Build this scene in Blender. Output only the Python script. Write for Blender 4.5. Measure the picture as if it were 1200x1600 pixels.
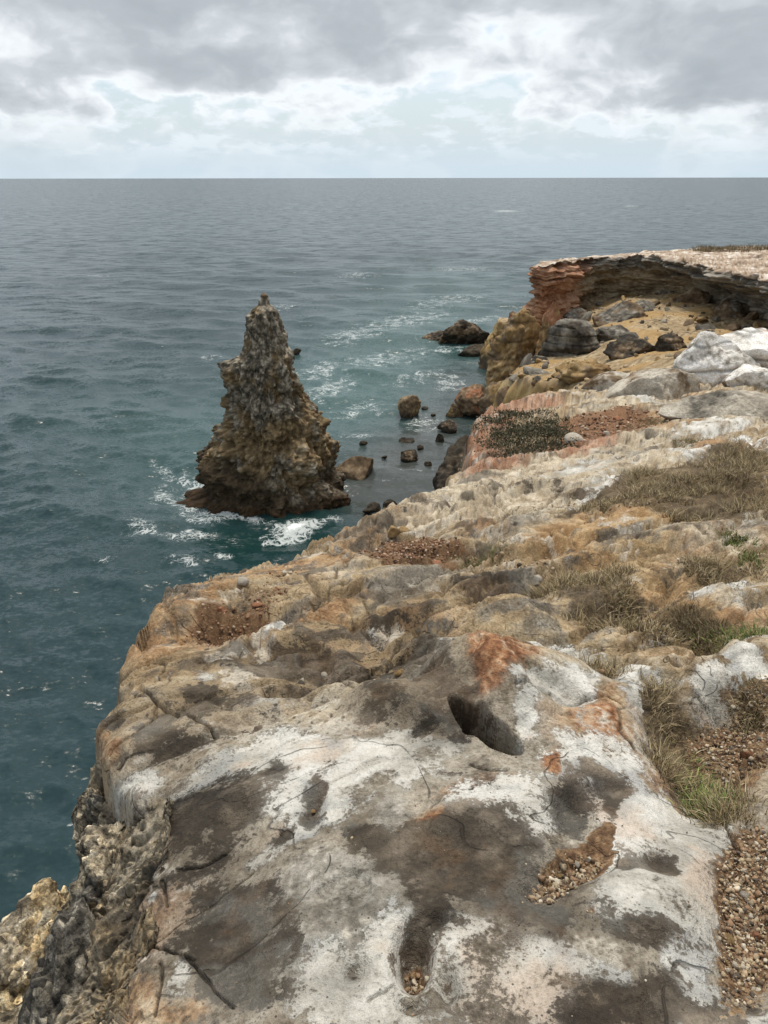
import bpy, math, random
import numpy as np

# ------------------------------------------------------------------ clear
for o in list(bpy.data.objects):
    bpy.data.objects.remove(o)
scene = bpy.context.scene
COL = scene.collection
F32 = np.float32

# ------------------------------------------------------------------ camera
EYE = 13.0                      # metres above the sea
PITCH = math.radians(25.2)
FPX = 1110.0                    # focal length in pixels of the 1200x1600 photograph
cam_d = bpy.data.cameras.new('camera')
cam = bpy.data.objects.new('camera', cam_d)
COL.objects.link(cam)
cam.location = (0, 0, EYE)
cam.rotation_euler = (math.pi / 2 - PITCH, math.radians(0.08), 0)
cam_d.sensor_fit = 'VERTICAL'
cam_d.sensor_height = 36.0
cam_d.lens = 36.0 * FPX / 1600.0
cam_d.clip_start = 0.05
cam_d.clip_end = 60000
scene.camera = cam
scene.render.resolution_x = 768
scene.render.resolution_y = 1024

# ------------------------------------------------------------------ sun, sky, exposure
SUN_EL, SUN_AZ = math.radians(68), math.radians(12)     # azimuth: from straight ahead (+Y) towards the right
sun_d = bpy.data.lights.new('sun', 'SUN')
sun_d.energy = 2.4
sun_d.angle = math.radians(16)
sun_d.color = (1.0, 0.93, 0.82)
sun = bpy.data.objects.new('sun', sun_d)
COL.objects.link(sun)
from mathutils import Vector
sdir = Vector((math.sin(SUN_AZ) * math.cos(SUN_EL), math.cos(SUN_AZ) * math.cos(SUN_EL), math.sin(SUN_EL)))
sun.rotation_euler = (-sdir).to_track_quat('-Z', 'Y').to_euler()
sun.location = sdir * 60

scene.view_settings.view_transform = 'Standard'
scene.view_settings.look = 'None'
scene.view_settings.gamma = 1.0
scene.view_settings.use_curve_mapping = False
scene.view_settings.exposure = 0.56


class NT:
    """small helper to write node trees"""
    def __init__(s, tree):
        s.t = tree
        tree.nodes.clear()

    def n(s, kind, **kw):
        nd = s.t.nodes.new(kind)
        for k, v in kw.items():
            setattr(nd, k, v)
        return nd

    def link(s, a, b):
        s.t.links.new(a, b)

    def setin(s, sock, v):
        if v is None:
            return
        if hasattr(v, 'is_output'):
            s.link(v, sock)
        else:
            if isinstance(v, (tuple, list)) and len(v) == 3 and sock.type == 'RGBA':
                v = (*v, 1)
            sock.default_value = v

    def math(s, op, a, b=None, c=None, clamp=False):
        nd = s.n('ShaderNodeMath', operation=op, use_clamp=clamp)
        s.setin(nd.inputs[0], a)
        s.setin(nd.inputs[1], b)
        if c is not None:
            s.setin(nd.inputs[2], c)
        return nd.outputs[0]

    def vmath(s, op, a, b=None):
        nd = s.n('ShaderNodeVectorMath', operation=op)
        s.setin(nd.inputs[0], a)
        if b is not None:
            s.setin(nd.inputs[1], b)
        return nd.outputs[0]

    def mix(s, f, a, b, blend='MIX'):
        nd = s.n('ShaderNodeMix', data_type='RGBA', blend_type=blend)
        s.setin(nd.inputs[0], f)
        s.setin(nd.inputs[6], a)
        s.setin(nd.inputs[7], b)
        return nd.outputs[2]

    def sm(s, x, lo, hi, a=0.0, b=1.0):
        nd = s.n('ShaderNodeMapRange', interpolation_type='SMOOTHSTEP')
        s.setin(nd.inputs[0], x)
        for i, v in zip((1, 2, 3, 4), (lo, hi, a, b)):
            s.setin(nd.inputs[i], v)
        return nd.outputs[0]

    def noise(s, vec, scale, detail=4, rough=0.55, dist=0.0, lac=2.0):
        nd = s.n('ShaderNodeTexNoise')
        s.setin(nd.inputs['Vector'], vec)
        for k, v in (('Scale', scale), ('Detail', detail), ('Roughness', rough), ('Distortion', dist), ('Lacunarity', lac)):
            s.setin(nd.inputs[k], v)
        return nd.outputs['Fac']

    def vor(s, vec, scale, feature='F1', rnd=1.0, out='Distance'):
        nd = s.n('ShaderNodeTexVoronoi', feature=feature)
        s.setin(nd.inputs['Vector'], vec)
        s.setin(nd.inputs['Scale'], scale)
        s.setin(nd.inputs['Randomness'], rnd)
        return nd.outputs[out]

    def ramp(s, f, stops):
        nd = s.n('ShaderNodeValToRGB')
        el = nd.color_ramp.elements
        while len(el) < len(stops):
            el.new(0.5)
        for e, (p, c) in zip(el, stops):
            e.position = p
            e.color = (*c, 1) if len(c) == 3 else c
        s.setin(nd.inputs[0], f)
        return nd.outputs[0]

    def scale(s, vec, sc):
        nd = s.n('ShaderNodeMapping')
        s.setin(nd.inputs[0], vec)
        nd.inputs['Scale'].default_value = sc
        return nd.outputs[0]

    def bump(s, h, strength, dist, normal=None):
        nd = s.n('ShaderNodeBump')
        nd.inputs['Strength'].default_value = strength
        nd.inputs['Distance'].default_value = dist
        s.setin(nd.inputs['Height'], h)
        if normal is not None:
            s.link(normal, nd.inputs['Normal'])
        return nd.outputs[0]


# world: Nishita sky seen through a broken deck of back-lit cumulus
world = bpy.data.worlds.new('World')
scene.world = world
world.use_nodes = True
W = NT(world.node_tree)
out = W.n('ShaderNodeOutputWorld')
bg = W.n('ShaderNodeBackground')
W.link(bg.outputs[0], out.inputs[0])
sky = W.n('ShaderNodeTexSky', sky_type='NISHITA')
sky.sun_disc = False
sky.sun_elevation = SUN_EL
sky.sun_rotation = SUN_AZ
sky.altitude = 10
sky.air_density = 1.0
sky.dust_density = 2.0
sky.ozone_density = 1.0
tc = W.n('ShaderNodeTexCoord')
dirv = tc.outputs['Generated']
sp = W.n('ShaderNodeSeparateXYZ')
W.link(dirv, sp.inputs[0])
el = sp.outputs['Z']
ela = W.math('MAXIMUM', el, 0.0)
# clouds: rounded masses with flat, darker bases; thin parts glow with the sun behind them
puff = W.scale(dirv, (1.0, 1.0, 1.9))
wn = W.n('ShaderNodeTexNoise'); W.link(puff, wn.inputs['Vector'])
wn.inputs['Scale'].default_value = 9.0; wn.inputs['Detail'].default_value = 3
puffw = W.vmath('ADD', puff, W.vmath('MULTIPLY', W.vmath('SUBTRACT', wn.outputs['Color'], (.5, .5, .5)), (.07, .07, .07)))
n1 = W.noise(puffw, 3.9, 5, 0.5)
n2 = W.noise(W.vmath('ADD', puffw, (3.1, 1.7, 0.4)), 13.0, 5, 0.52)
dens = W.math('ADD', W.math('MULTIPLY', n1, 0.72), W.math('MULTIPLY', n2, 0.32))
deck = W.sm(W.math('ADD', ela, W.math('MULTIPLY', W.math('SUBTRACT', n2, 0.5), 0.09)), 0.050, 0.105)  # deck edge far out over the sea
cover = W.math('ADD', dens, W.math('MULTIPLY', deck, 0.112))
a_cl = W.sm(cover, 0.49, 0.585)
cl_col = W.ramp(cover, [(0.50, (0.50, 0.56, 0.61)), (0.56, (0.665, 0.695, 0.72)), (0.595, (0.58, 0.61, 0.638)), (0.645, (0.43, 0.462, 0.49)), (0.705, (0.345, 0.376, 0.405)), (0.82, (0.285, 0.314, 0.342))])
# pale humid air towards the horizon
haze_f = W.sm(ela, 0.0, 0.15, 0.94, 0.0)
nish = W.vmath('SCALE', sky.outputs[0])
nish.node.inputs['Scale'].default_value = 0.105
hz = W.mix(haze_f, nish, (0.455, 0.54, 0.605))
# small far cumulus low over the horizon
n3 = W.noise(W.scale(dirv, (1.0, 1.0, 3.2)), 17.0, 6, 0.62)
hz = W.mix(W.math('MULTIPLY', W.math('MULTIPLY', W.sm(n3, 0.47, 0.60), W.sm(ela, 0.006, 0.05)), 0.8), hz, (0.57, 0.625, 0.67))
low = W.sm(ela, 0.012, 0.085, 0.15, 1.0)
skyc = W.mix(W.math('MULTIPLY', a_cl, low), hz, cl_col)
below = W.sm(el, -0.02, 0.0)
skyc = W.mix(below, (0.10, 0.14, 0.16), skyc)
W.link(W.vmath('SCALE', skyc), bg.inputs['Color'])
bg.inputs['Color'].links[0].from_node.inputs['Scale'].default_value = 10.0
bg.inputs['Strength'].default_value = 0.10

# ------------------------------------------------------------------ reading the photograph: pixel -> ray
CP, SPN = math.cos(PITCH), math.sin(PITCH)


def ray(px, py):
    u = (np.asarray(px, float) - 600) / FPX
    v = (800 - np.asarray(py, float)) / FPX
    return np.stack([u, CP + v * SPN, -SPN + v * CP], -1)


def at(px, py, drop):
    """world point seen at a pixel, `drop` metres below the eye"""
    d = ray(px, py)
    t = np.asarray(drop, float) / -d[..., 2]
    p = d * t[..., None]
    p[..., 2] += EYE
    return p


def at_y(px, py, Y):
    d = ray(px, py)
    p = d * (Y / d[..., 1])[..., None]
    p[..., 2] += EYE
    return p


# ------------------------------------------------------------------ noise in numpy
_rng = np.random.default_rng(7)
_G2 = np.stack([np.cos(_a := _rng.uniform(0, 2 * np.pi, (256, 256))), np.sin(_a)], -1).astype(F32)
_g = _rng.normal(size=(64, 64, 64, 3))
_G3 = (_g / np.linalg.norm(_g, axis=-1, keepdims=True)).astype(F32)


def perlin2(x, y):
    xi = np.floor(x); yi = np.floor(y)
    fx = (x - xi).astype(F32); fy = (y - yi).astype(F32)
    xi = xi.astype(np.int64); yi = yi.astype(np.int64)
    u = fx * fx * fx * (fx * (fx * 6 - 15) + 10)
    v = fy * fy * fy * (fy * (fy * 6 - 15) + 10)

    def g(i, j):
        a = _G2[(xi + i) & 255, (yi + j) & 255]
        return a[..., 0] * (fx - i) + a[..., 1] * (fy - j)
    a = g(0, 0); a += u * (g(1, 0) - a)
    b = g(0, 1); b += u * (g(1, 1) - b)
    return (a + v * (b - a)) * 1.5


def fbm2(x, y, oct=4, gain=0.5, lac=2.03):
    s = 0; a = 1.0; t = 0
    for i in range(oct):
        s = s + a * perlin2(x + 17.3 * i, y - 9.1 * i); t += a
        x = x * lac; y = y * lac; a *= gain
    return s / t


def billow2(x, y, oct=3, gain=0.5):
    s = 0; a = 1.0; t = 0
    for i in range(oct):
        s = s + a * np.abs(perlin2(x + 31.7 * i, y + 5.9 * i)); t += a
        x = x * 2.1; y = y * 2.1; a *= gain
    return s / t


def worley2(x, y, seed=0):
    """nearest cell: F1, F2, offset to the cell centre and three random numbers of the cell"""
    rg = np.random.default_rng(100 + seed)
    tab = rg.random((64, 64, 5)).astype(F32)
    xi = np.floor(x).astype(np.int64); yi = np.floor(y).astype(np.int64)
    f1 = np.full(x.shape, 9.0, F32); f2 = f1.copy()
    dx1 = np.zeros_like(f1); dy1 = np.zeros_like(f1); cell = np.zeros(x.shape + (3,), F32)
    for i in (-1, 0, 1):
        for j in (-1, 0, 1):
            t = tab[(xi + i) & 63, (yi + j) & 63]
            dx = (x - (xi + i + t[..., 0])).astype(F32); dy = (y - (yi + j + t[..., 1])).astype(F32)
            d = np.sqrt(dx * dx + dy * dy)
            n = d < f1
            f2 = np.where(n, f1, np.minimum(f2, d))
            f1 = np.where(n, d, f1); dx1 = np.where(n, dx, dx1); dy1 = np.where(n, dy, dy1)
            cell[n] = t[n][:, 2:]
    return f1, f2, dx1, dy1, cell


def perlin3(p):
    f0 = np.floor(p)
    f = (p - f0).astype(F32)
    i0 = f0.astype(np.int64)
    w = f * f * f * (f * (f * 6 - 15) + 10)
    r = 0
    for i in (0, 1):
        wx = w[..., 0] if i else 1 - w[..., 0]
        for j in (0, 1):
            wy = w[..., 1] if j else 1 - w[..., 1]
            for k in (0, 1):
                wz = w[..., 2] if k else 1 - w[..., 2]
                g = _G3[(i0[..., 0] + i) & 63, (i0[..., 1] + j) & 63, (i0[..., 2] + k) & 63]
                r = r + wx * wy * wz * (g[..., 0] * (f[..., 0] - i) + g[..., 1] * (f[..., 1] - j) + g[..., 2] * (f[..., 2] - k))
    return r * 1.5


def fbm3(p, oct=4, gain=0.5):
    s = 0; a = 1.0; t = 0
    for i in range(oct):
        s = s + a * perlin3(p + 13.7 * i); t += a
        p = p * 2.03; a *= gain
    return s / t


def billow3(p, oct=3, gain=0.5):
    s = 0; a = 1.0; t = 0
    for i in range(oct):
        s = s + a * np.abs(perlin3(p + 7.7 * i)); t += a
        p = p * 2.1; a *= gain
    return s / t


def sstep(x, lo, hi):
    t = np.clip((x - lo) / (hi - lo), 0, 1)
    return t * t * (3 - 2 * t)


# ------------------------------------------------------------------ objects
def tag(o, label=None, cat=None, group=None, kind=None):
    for k, v in (('label', label), ('category', cat), ('group', group), ('kind', kind)):
        if v:
            o[k] = v
    return o


def mesh_from(name, V, faces, smooth=True):
    """V (n,3); faces (m,k) int array"""
    me = bpy.data.meshes.new(name)
    V = np.ascontiguousarray(V, dtype=F32)
    faces = np.ascontiguousarray(faces, dtype=np.int32)
    m, k = faces.shape
    me.vertices.add(len(V)); me.vertices.foreach_set('co', V.ravel())
    me.loops.add(m * k); me.loops.foreach_set('vertex_index', faces.ravel())
    me.polygons.add(m)
    me.polygons.foreach_set('loop_start', np.arange(0, m * k, k, dtype=np.int32))
    me.polygons.foreach_set('use_smooth', np.full(m, smooth, dtype=bool))
    me.update(calc_edges=True)
    return me


def grid_faces(nr, nc, wrap=False):
    i = np.arange(nr - 1)[:, None]
    j = np.arange(nc if wrap else nc - 1)[None, :]
    j2 = (j + 1) % nc
    f = np.stack(np.broadcast_arrays(i * nc + j, i * nc + j2, (i + 1) * nc + j2, (i + 1) * nc + j), -1)
    return f.reshape(-1, 4)


def attr(me, name, arr):
    a = np.ascontiguousarray(arr, dtype=F32)
    if a.ndim == 1:
        at_ = me.attributes.new(name, 'FLOAT', 'POINT'); at_.data.foreach_set('value', a)
    else:
        at_ = me.attributes.new(name, 'FLOAT_COLOR', 'POINT'); at_.data.foreach_set('color', a.ravel())


def link(name, me, mat=None, parent=None, loc=None):
    o = bpy.data.objects.new(name, me)
    COL.objects.link(o)
    if mat is not None and not me.materials:
        me.materials.append(mat)
    if parent is not None:
        o.parent = parent
    if loc is not None:
        o.location = loc
    return o


def new_mat(name):
    m = bpy.data.materials.new(name)
    m.use_nodes = True
    t = NT(m.node_tree)
    o = t.n('ShaderNodeOutputMaterial')
    b = t.n('ShaderNodeBsdfPrincipled')
    t.link(b.outputs[0], o.inputs[0])
    return m, t, b


def seg_dist(x, y, A, B):
    """min distance from points to segments A->B (k,2)"""
    best = np.full(x.shape, 1e9, dtype=F32)
    for (ax, ay), (bx, by) in zip(A, B):
        dx, dy = bx - ax, by - ay
        t = np.clip(((x - ax) * dx + (y - ay) * dy) / (dx * dx + dy * dy + 1e-12), 0, 1)
        d = (x - ax - t * dx) ** 2 + (y - ay - t * dy) ** 2
        np.minimum(best, d, out=best)
    return np.sqrt(best)


def poly_sd(x, y, P):
    """signed distance to a closed polygon, positive inside"""
    P = np.asarray(P, float)
    Q = np.roll(P, -1, axis=0)
    d = seg_dist(x, y, P, Q)
    ins = np.zeros(x.shape, bool)
    for (ax, ay), (bx, by) in zip(P, Q):
        c = (ay > y) != (by > y)
        if abs(by - ay) > 1e-12:
            ins ^= c & (x < (bx - ax) * (y - ay) / (by - ay) + ax)
    return np.where(ins, d, -d)


class Field:
    """smooth height surface through scattered points (radial basis), in distance-compressed plan coordinates"""
    def __init__(s, pts, c=0.12, smooth=1e-3):
        s.c = c
        P = np.array([(p[0], p[1]) for p in pts]); z = np.array([p[2] for p in pts])
        s.Q = s.q(P[:, 0], P[:, 1])
        n = len(P)
        D = np.sqrt(((s.Q[:, None] - s.Q[None]) ** 2).sum(-1) + c * c)
        A = np.zeros((n + 3, n + 3)); A[:n, :n] = D - smooth * np.eye(n) * n
        A[:n, n] = 1; A[:n, n + 1:] = s.Q; A[n, :n] = 1; A[n + 1:, :n] = s.Q.T
        s.w = np.linalg.solve(A, np.concatenate([z, [0, 0, 0]]))

    @staticmethod
    def q(x, y):
        r = np.hypot(x, y) + 1e-6
        k = np.log1p(r) / r
        return np.stack([x * k, y * k], -1)

    def __call__(s, x, y):
        q = s.q(x, y)
        n = len(s.Q)
        z = s.w[n] + q[..., 0] * s.w[n + 1] + q[..., 1] * s.w[n + 2]
        for i in range(n):
            z = z + s.w[i] * np.sqrt((q[..., 0] - s.Q[i, 0]) ** 2 + (q[..., 1] - s.Q[i, 1]) ** 2 + s.c ** 2)
        return z

# ================================================================== THE CLIFF TOP
# heights read off the photograph: (pixel x, pixel y, metres below the eye)
TOP = [(600, 1600, 1.50), (300, 1600, 1.55), (1000, 1600, 1.52), (1250, 1600, 1.52), (250, 1350, 1.78), (600, 1350, 1.60), (950, 1350, 1.60), (1200, 1400, 1.66),
       (170, 1150, 2.00), (400, 1150, 1.84), (640, 1110, 1.74), (900, 1150, 1.74), (1150, 1200, 1.84), (1350, 1200, 1.8),
       (200, 1000, 2.32), (400, 1050, 2.08), (560, 1050, 2.10), (760, 1030, 1.86), (1000, 1000, 2.02), (1200, 1050, 1.95), (1400, 1000, 1.95),
       (260, 930, 2.52), (400, 950, 2.42), (600, 920, 2.42), (800, 950, 2.30), (1000, 900, 2.32), (1200, 900, 2.28), (1400, 880, 2.2),
       (350, 890, 2.72), (500, 845, 2.86), (700, 860, 2.76), (900, 830, 2.70), (1200, 800, 2.62), (1400, 780, 2.5),
       (600, 788, 3.15), (750, 790, 3.00), (950, 740, 3.20), (1150, 740, 3.02),
       (690, 752, 3.50), (850, 735, 3.55), (1050, 690, 3.60), (1200, 690, 3.30), (1400, 680, 3.1),
       (745, 700, 4.25), (820, 655, 4.30), (900, 680, 4.05), (1000, 650, 4.15), (1150, 640, 3.90),
       (760, 632, 4.65), (870, 612, 4.90), (1000, 602, 4.70), (1100, 606, 4.35), (1200, 590, 4.15), (1400, 590, 3.9)]
pts = [(*at(a, b, c)[:2], EYE - c) for a, b, c in TOP]
pts += [(0, -2, EYE - 1.45), (0, -12, EYE - 1.2), (8, -3, EYE - 1.4), (25, -5, EYE - 1.6), (25, 15, EYE - 3.0), (-1.6, -3, EYE - 1.6), (30, -25, EYE - 1.0), (-2, -25, EYE - 1.2)]
topF = Field(pts)

EDGE = [(180, 1640, 1.62), (182, 1600, 1.64), (188, 1520, 1.68), (222, 1455, 1.72), (214, 1395, 1.76), (243, 1330, 1.80), (240, 1262, 1.86), (165, 1205, 1.96), (150, 1165, 2.0), (152, 1120, 2.07), (186, 1082, 2.12),
        (192, 1000, 2.32), (222, 962, 2.45), (258, 930, 2.53), (300, 905, 2.64), (345, 890, 2.72), (350, 880, 2.74), (440, 865, 2.80), (500, 826, 2.93), (560, 803, 3.05), (600, 785, 3.16), (665, 770, 3.35),
        (690, 746, 3.52), (712, 735, 3.75), (738, 722, 4.05), (732, 665, 4.33), (742, 640, 4.55), (800, 616, 4.82), (870, 608, 4.95), (960, 597, 4.8), (1040, 600, 4.6), (1100, 590, 4.4), (1200, 566, 4.2), (1400, 560, 3.95)]
e3 = np.array([at(a, b, c) for a, b, c in EDGE])
EDGE_P = [tuple(p[:2]) for p in e3] + [(40, 14), (45, -30), (-3.2, -30), (-2.6, -8), (-1.3, -1.5), (-0.75, -0.2)]

CONG = [(150, 1172, 2.15), (120, 1240, 2.35), (123, 1310, 2.40), (150, 1352, 2.42), (150, 1384, 2.42), (95, 1376, 2.50), (60, 1408, 2.55), (26, 1450, 2.60), (20, 1498, 2.60), (-60, 1525, 2.65), (-150, 1600, 2.65)]
c3 = np.array([at(a, b, c) for a, b, c in CONG])
CONG_P = [tuple(p[:2]) for p in c3] + [(-2.0, -0.6), (-2.0, -6), (-0.2, -4), (-0.2, 0.8), (-0.35, 1.6), (-0.75, 2.1)]
cpts = [(*p[:2], p[2]) for p in c3] + [(*at(a, b, c)[:2], EYE - c) for a, b, c in
        [(235, 1262, 1.92), (240, 1330, 1.86), (210, 1395, 1.90), (215, 1455, 1.82), (183, 1520, 1.78), (178, 1600, 1.72), (190, 1300, 2.12), (150, 1430, 2.18), (110, 1500, 2.22), (60, 1560, 2.35)]]
congF = Field(cpts, c=0.06)


def hit(px, py):
    """where rays through pixels meet the smooth cliff top"""
    px = np.atleast_1d(np.asarray(px, float)); py = np.atleast_1d(np.asarray(py, float))
    d = ray(px, py)
    t = np.geomspace(0.9, 70, 500)[None, :]
    X = d[:, 0:1] * t; Y = d[:, 1:2] * t; Z = EYE + d[:, 2:3] * t
    g = Z - topF(X, Y)
    k = np.argmax(g < 0, axis=1); k = np.clip(k, 1, 499)
    i = np.arange(len(px))
    g0, g1 = g[i, k - 1], g[i, k]
    f = np.clip(g0 / (g0 - g1 + 1e-9), 0, 1)
    tt = t[0, k - 1] + f * (t[0, k] - t[0, k - 1])
    return np.stack([d[:, 0] * tt, d[:, 1] * tt], -1)


def plan_blobs(L):
    """ellipses drawn on the photograph -> ellipses on the ground plan: centre, inverse 2x2 matrix, reach, strength"""
    L = [b if len(b) == 6 else (*b[:4], 0, *b[4:]) for b in L]
    A = np.array(L, float)
    c = hit(A[:, 0], A[:, 1])
    jx = (hit(A[:, 0] + 6, A[:, 1]) - hit(A[:, 0] - 6, A[:, 1])) / 12
    jy = (hit(A[:, 0], A[:, 1] + 6) - hit(A[:, 0], A[:, 1] - 6)) / 12
    res = []
    for i in range(len(A)):
        J = np.stack([jx[i], jy[i]], 1)
        a = math.radians(A[i, 4])
        Rm = np.array([[math.cos(a), -math.sin(a)], [math.sin(a), math.cos(a)]]) @ np.diag(A[i, 2:4])
        M = J @ Rm
        u, s_, vt = np.linalg.svd(M)
        s_ = np.clip(s_, 0.01, 6)
        M = u @ np.diag(s_) @ vt
        res.append((c[i], np.linalg.inv(M), s_[0], A[i, 5]))
    return res


def blob_each(B, x, y, fn, reach=2.6):
    """fn(index array, q, strength): q is the distance in units of the ellipse"""
    for c, Mi, s_, st in B:
        R_ = s_ * reach
        k = np.nonzero((np.abs(x - c[0]) < R_) & (np.abs(y - c[1]) < R_))[0]
        if len(k) == 0:
            continue
        dx = x[k] - c[0]; dy = y[k] - c[1]
        q = np.sqrt((Mi[0, 0] * dx + Mi[0, 1] * dy) ** 2 + (Mi[1, 0] * dx + Mi[1, 1] * dy) ** 2)
        fn(k, q, st)


def mask(B, x, y):
    inv = np.ones(len(x), F32)

    def fn(k, q, st):
        inv[k] *= 1 - np.clip(st * np.exp(-0.70 * q * q), 0, 1)
    blob_each(B, x, y, fn)
    return 1 - inv


# --- large forms: swellings and hollows (px x, y, rx, ry, turn, metres)
BUMPS = [(768, 1154, 38, 13, 30, -1.4), (725, 1130, 30, 9, 34, -0.9), (742, 1136, 20, 12, 0, -.5),
         (830, 1060, 150, 45, 8, 0.17), (785, 1082, 85, 38, 22, 0.13), (720, 1070, 80, 30, 25, 0.10), (600, 1098, 90, 20, 4, 0.12), (540, 1052, 80, 20, 0, -0.14), (420, 1030, 90, 16, 8, -0.07),
         (370, 962, 58, 30, -22, -0.13), (255, 968, 50, 30, -25, 0.06), (500, 955, 130, 20, -26, 0.15), (520, 892, 120, 12, -20, 0.10), (420, 872, 80, 8, -14, 0.06),
         (590, 1012, 60, 24, 8, -0.16), (700, 905, 95, 16, -6, 0.12), (650, 955, 90, 16, -10, 0.10), (790, 962, 90, 20, 5, 0.11), (850, 935, 40, 18, 30, -0.08), (720, 935, 100, 6, -8, -0.08), (655, 852, 55, 22, 0, -0.12),
         (735, 812, 52, 22, 8, 0.24), (640, 792, 66, 13, -16, 0.14), (800, 832, 46, 14, -22, 0.18), (780, 770, 90, 10, -6, 0.15), (900, 757, 70, 12, -20, 0.15),
         (895, 1350, 62, 28, -28, -0.07), (905, 1258, 32, 42, 15, -0.055), (955, 1232, 32, 18, 30, -0.035), (1040, 1345, 36, 20, 8, -0.04), (975, 1350, 18, 13, 0, -0.02),
         (1165, 1425, 52, 115, 4, -0.10), (648, 1485, 26, 40, 12, -0.13), (488, 1270, 16, 30, 0, -0.035), (688, 1436, 16, 12, 0, -0.03), (552, 1510, 20, 16, 0, -0.03), (695, 1530, 14, 26, 0, -0.04), (634, 1557, 20, 14, 0, -0.04),
         (620, 1420, 60, 40, 0, 0.015), (1010, 1400, 90, 70, 0, 0.05), (760, 1260, 120, 40, -15, 0.03), (430, 1210, 160, 35, -25, 0.03), (330, 1420, 100, 130, 15, -0.03),
         (1100, 1060, 120, 35, 5, 0.12), (1030, 1120, 30, 60, -15, -0.10), (1110, 1190, 70, 80, 40, -0.12), (930, 1045, 45, 26, 30, -0.10), (1000, 940, 80, 26, 15, -0.08), (1050, 960, 60, 12, 20, -0.16), (1120, 930, 60, 16, 25, 0.13),
         (950, 850, 110, 16, -6, 0.06), (1080, 835, 60, 14, 8, 0.08), (1120, 885, 60, 16, 12, -0.08), (1180, 860, 40, 20, 10, -0.06), (1090, 760, 130, 22, 4, -0.05), (900, 800, 60, 8, -14, -0.08), (1000, 810, 100, 12, 6, 0.04),
         (760, 862, 40, 10, 0, -0.05), (1020, 712, 70, 10, -4, 0.22), (1110, 668, 80, 9, -6, 0.25), (960, 690, 80, 7, -12, 0.20), (880, 722, 100, 8, -12, 0.18), (770, 735, 60, 8, -14, 0.15),
         (930, 668, 60, 18, -8, -0.12), (770, 660, 40, 30, 0, 0.18), (1000, 634, 60, 9, -4, 0.30), (900, 622, 80, 6, 0, 0.28), (1150, 634, 70, 8, -10, 0.35), (1060, 612, 50, 6, 8, 0.25),
         (1170, 740, 50, 14, 0, 0.08), (1180, 810, 40, 16, 20, 0.10), (1180, 1015, 60, 25, 0, 0.05)]

# --- stains and bands of the rock itself
WHITE = [(200, 1215, 60, 12, 8, .9), (310, 1225, 80, 20, -25, 1), (375, 1187, 75, 20, -30, 1), (455, 1180, 75, 26, -8, 1), (530, 1225, 55, 55, 0, 1), (440, 1243, 50, 32, 0, 1), (470, 1298, 50, 16, -28, 1), (408, 1338, 36, 17, -15, .95), (312, 1391, 26, 8, 5, .9), (231, 1397, 11, 14, 0, .95), (345, 1252, 18, 8, -10, .8), (402, 1397, 7, 5, 0, .9),
         (275, 1520, 20, 45, 18, 1), (225, 1480, 35, 12, 12, .9), (640, 1150, 60, 16, 8, .95), (610, 1190, 70, 24, 0, 1), (780, 1258, 70, 34, 0, .85), (830, 1285, 40, 30, 0, .95), (925, 1195, 65, 36, 15, 1), (960, 1275, 10, 26, -15, 1), (1025, 1265, 75, 42, 10, 1), (1105, 1305, 85, 36, 20, 1), (1010, 1385, 95, 55, 5, 1), (955, 1340, 26, 30, 0, 1), (1090, 1380, 34, 70, 0, 1), (985, 1425, 60, 18, 0, .9),
         (1065, 1500, 28, 34, 0, .9), (1100, 1560, 70, 30, -15, .95), (880, 1500, 95, 28, 8, .95), (955, 1530, 30, 12, 0, .8), (840, 1560, 60, 48, 0, 1), (750, 1450, 75, 30, 10, .95), (730, 1525, 75, 45, 0, .95), (620, 1450, 42, 60, 0, .9), (1185, 1585, 34, 26, 0, .9), (760, 1570, 90, 36, 0, 1), (530, 1520, 80, 60, 0, .85), (560, 1580, 90, 30, 0, .9),
         (835, 1020, 9, 22, -20, .9), (875, 1098, 60, 16, -5, .95), (815, 1140, 22, 36, 0, .95), (1112, 1100, 55, 38, 12, 1), (982, 1050, 32, 18, 20, 1), (930, 1016, 24, 12, 20, .9), (1140, 1062, 22, 25, 0, .8), (997, 1110, 24, 22, 0, .9), (715, 1005, 13, 4, 0, .9), (742, 1007, 11, 4, 0, .9), (690, 1000, 9, 5, 30, .7),
         (438, 990, 17, 7, -18, .95), (575, 980, 14, 5, 5, .9), (320, 1060, 18, 13, 20, .85), (675, 1160, 44, 12, 5, .9), (400, 1100, 70, 8, -6, .5), (520, 1030, 60, 5, -10, .5), (870, 1000, 50, 10, 10, .6), (1180, 1060, 30, 20, 0, .9), (1130, 830, 14, 8, 0, .9), (1160, 925, 30, 14, 15, .85), (1030, 990, 26, 10, 0, .7), (1170, 815, 24, 14, 20, .8), (1100, 930, 20, 10, 0, .6), (1160, 1000, 40, 10, 0, .6),
         (940, 765, 40, 20, -28, .8), (900, 735, 60, 9, -16, .75), (1070, 710, 44, 9, 4, .8), (1000, 712, 40, 7, -10, .6), (1110, 672, 60, 9, -10, .8), (1010, 625, 50, 7, 10, .8), (1150, 636, 50, 8, -8, .8), (1180, 690, 30, 10, 0, .7), (820, 700, 20, 8, 0, .3), (880, 600, 40, 8, 0, .3), (470, 1165, 30, 10, -8, .8)]
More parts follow.
